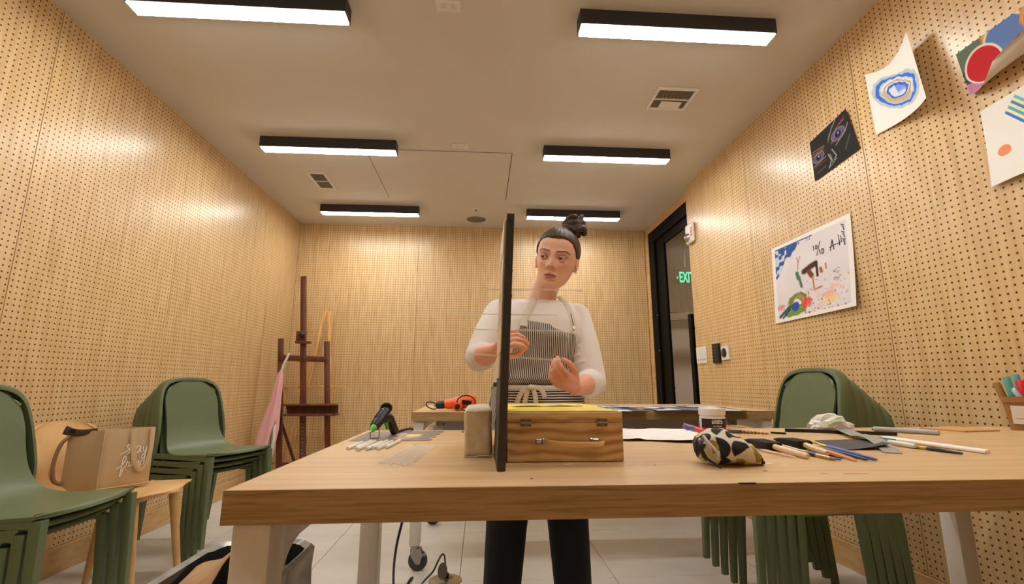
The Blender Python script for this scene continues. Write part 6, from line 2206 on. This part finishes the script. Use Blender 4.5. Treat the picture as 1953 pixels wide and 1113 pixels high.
# ---- trousers
tbm = MB()
tbm.loft([[(x_, y_, z_) for x_, y_, z_ in ring] for ring in torso(.008, .78, .96)])
for hx, kx, ax in ((.128, .100, .084), (.302, .320, .336)):
    tbm.chain([(hx, 1.805, .80), (hx * .55 + kx * .45, 1.80, .62), (kx, 1.795, .46), (ax, 1.81, .24), (ax, 1.815, .09)], [.094, .082, .0735, .066, .062], 20)
trs = remesh(tbm, 'trousers', .006, 4, .5)
for p in trs.polygons:
    p.use_smooth = True
link_mesh(trs, 'trousers', 'trouser', pn, 0)
for ax in (.086, .334):
    s = MB()
    s.chain([(ax, 1.83, .045), (ax, 1.75, .042), (ax, 1.675, .036)], [.043, .042, .034], 14)
    sm_ = remesh(s, 'shoe', .006, 3, .5)
    co_ = verts_of(sm_).copy()
    co_[:, 2] = np.maximum(co_[:, 2], 0.001)
    sm_.vertices.foreach_set('co', co_.ravel())
    for p in sm_.polygons:
        p.use_smooth = True
    link_mesh(sm_, 'shoe', 'shoe', pn, 0)

# ---- apron
def stripe_mat(name, axis, period=.0112):
    m, nt, b = new_mat(name)
    L = nt.links
    uv = N(nt, 'ShaderNodeUVMap')
    sp = N(nt, 'ShaderNodeSeparateXYZ')
    L.new(uv.outputs[0], sp.inputs[0])
    no = N(nt, 'ShaderNodeTexNoise')
    no.inputs['Scale'].default_value = 14
    L.new(uv.outputs[0], no.inputs['Vector'])
    ad = N(nt, 'ShaderNodeMath', operation='MULTIPLY_ADD')
    ad.inputs[1].default_value = .004
    L.new(no.outputs[0], ad.inputs[0])
    L.new(sp.outputs[axis], ad.inputs[2])
    ml = N(nt, 'ShaderNodeMath', operation='MULTIPLY')
    ml.inputs[1].default_value = 1 / period
    L.new(ad.outputs[0], ml.inputs[0])
    fr_ = N(nt, 'ShaderNodeMath', operation='FRACT')
    L.new(ml.outputs[0], fr_.inputs[0])
    cr = ramp(nt, fr_.outputs[0], [(.0, (52, 54, 66)), (.46, (52, 54, 66)), (.54, (222, 212, 196)), (.96, (222, 212, 196)), (1.0, (52, 54, 66))])
    L.new(cr, b.inputs['Base Color'])
    b.inputs['Roughness'].default_value = .9
    b.inputs['Specular IOR Level'].default_value = .1
    return m
M['stripe_v'] = stripe_mat('ticking_upright', 0, .0068)
M['stripe_h'] = stripe_mat('ticking_level', 1, .0088)
M['tape_cream'] = plain('cream_tape', (212, 202, 182), .85, bump=.2, bscale=600)
tm = MB()
tm.loft(torso(.008, .78, 1.28))
tme = tm.mesh('tmp')
tv = [v.co.copy() for v in tme.vertices]
BV = BVHTree.FromPolygons(tv, [tuple(p.vertices) for p in tme.polygons])
bpy.data.meshes.remove(tme)
BS = BVHTree.FromPolygons([v.co.copy() for v in shirt.vertices], [tuple(q.vertices) for q in shirt.polygons])
def on_shirt(x, z, off=.004):
    o_ = Vector((.215, 1.80, 0))
    h = BS.ray_cast(Vector((x, 1.3, z)) - o_, Vector((0, 1, 0)))
    return Vector((x, (h[0].y if h[0] else -.05) + 1.80 - off, z))
def on_torso(x, z, off):
    h = BV.ray_cast(Vector((x, 1.2, z)), Vector((0, 1, 0)))
    if h[0] is None:
        return None
    return Vector((x, h[0].y - off, z))
def cloth_patch(name, mat, edge, z0, z1, nx, nz, off, fold, uvs=1.0):
    """edge(z) -> left and right x; drapes on the torso"""
    P = np.zeros((nx, nz, 3))
    UV = np.zeros((nx, nz, 2))
    for j in range(nz):
        z = z0 + (z1 - z0) * j / (nz - 1)
        xl, xr = edge(z)
        xs = [xl + (xr - xl) * i / (nx - 1) for i in range(nx)]
        ys = []
        for x_ in xs:
            q = on_torso(x_, max(.785, z), off)
            ys.append(q.y if q else None)
        ok = [(a, y_) for a, y_ in zip(xs, ys) if y_ is not None]
        for i, x_ in enumerate(xs):
            y_ = ys[i]
            if y_ is None:
                y_ = ok[0][1] + abs(ok[0][0] - x_) * 1.6 if x_ < ok[0][0] else ok[-1][1] + abs(ok[-1][0] - x_) * 1.6
            P[i, j] = (x_, y_ - fold(x_, z), z)
        UV[0, j] = (xl, z)
        for i in range(1, nx):
            UV[i, j] = (UV[i - 1, j, 0] + np.linalg.norm(P[i, j] - P[i - 1, j]), z)
    b = solid_grid(P, .0025 if True else 0)
    me = b.mesh(name)
    flat = np.concatenate([UV.reshape(-1, 2), UV.reshape(-1, 2)])
    ul = me.uv_layers.new(name='UVMap')
    for lp in me.loops:
        ul.data[lp.index].uv = flat[lp.vertex_index]
    return link_mesh(me, name, mat, pn, 70)
def e_bib(z):
    t = (z - .945) / (1.176 - .945)
    t = max(0, min(1, t))
    return (.062 + (.146 - .062) * t ** .75, .366 + (.336 - .366) * t ** .75)
def bib_fold(x_, z):
    f = .0035 * sin(x_ * 60 + z * 14) * (1 - (z - .93) / .26)
    f += .010 * max(0, 1 - abs(z - .972) / .03) * (1 + .4 * sin(x_ * 30))
    f -= .010 * max(0, 1 - abs(z - .938) / .018)
    return f
apb = cloth_patch('apron_bib', 'stripe_v', lambda z: tuple(e + (-.012 + .024 * (e - .146) / .19) * 0 for e in e_bib(z)), .935, 1.176, 60, 50, .006, bib_fold)
# the upper edge slants down to the right: shear
for v in apb.data.vertices:
    xw, zw = v.co.x + .215, v.co.z
    v.co.z += -(xw - .146) * .16 * max(0, (zw - 1.06) / .116)
def sk_fold(x_, z):
    return .004 * sin(x_ * 46) * min(1, (.94 - z) / .2) + .006 * max(0, 1 - abs(z - .92) / .02)
cloth_patch('apron_skirt', 'stripe_v', lambda z: (.040 - .10 * (.94 - z) * .3, .386 + .10 * (.94 - z) * .3), .56, .940, 60, 40, .010, sk_fold)
cloth_patch('apron_pocket', 'stripe_h', lambda z: (.070, .372), .76, .930, 40, 24, .017, lambda x_, z: .004 * sin(x_ * 38 + 1) + .005 * max(0, 1 - abs(z - .925) / .015))
def strap(pts, w, name, th=.22, mat='tape_cream'):
    return MB().tube(bez(pts, 5), w, 10, sx=th, sy=1.0, up=(0, -1, .2)).build(name, mat, pn, 50)
strap([on_torso(.152, 1.150, .012), on_shirt(.156, 1.170, .005), on_shirt(.166, 1.195), on_shirt(.178, 1.222), on_shirt(.190, 1.246), on_shirt(.196, 1.258), Vector((.203, 1.785, 1.288)), Vector((.208, 1.83, 1.292))], .0140, 'neck_strap')
strap([on_torso(.337, 1.125, .012), on_shirt(.336, 1.150, .005), on_shirt(.333, 1.180), on_shirt(.328, 1.210), on_shirt(.320, 1.236), on_shirt(.314, 1.250), Vector((.302, 1.785, 1.280)), Vector((.292, 1.83, 1.286))], .0110, 'neck_strap')
MB().tube(bez([on_shirt(.330, 1.222, .006), on_shirt(.331, 1.195, .006), on_shirt(.334, 1.165, .006), on_shirt(.337, 1.145, .006)], 4), .0018, 6).build('strap_cord', 'black_cord', pn)
for s_, x_ in (('a', .332),):
    MB().tube([on_torso(x_, 1.150, .018), on_torso(x_ - .001, 1.138, .018)], .009, 10, sx=.3).build('strap_slide', 'steel', pn)
bw = [(.150, .945), (.138, .918), (.120, .880), (.112, .835)]
for k, pts in enumerate(([(.165, .940), (.146, .925), (.130, .895), (.122, .860)], [(.168, .940), (.160, .915), (.152, .880), (.150, .845)], [(.178, .938), (.188, .915), (.192, .880), (.196, .845)], [(.182, .940), (.205, .935), (.218, .918), (.222, .905)])):
    strap([on_torso(a, z, .030) for a, z in pts], .0085, 'apron_tie')
MB().ball(on_torso(.174, .938, .032), (.014, .009, .010), 14, 10).build('apron_knot', 'tape_cream', pn)
strap([on_torso(a, .938, .016) or Vector((a, 1.79, .938)) for a in (.060, .10, .174, .25, .32, .365)], .0075, 'waist_tie')
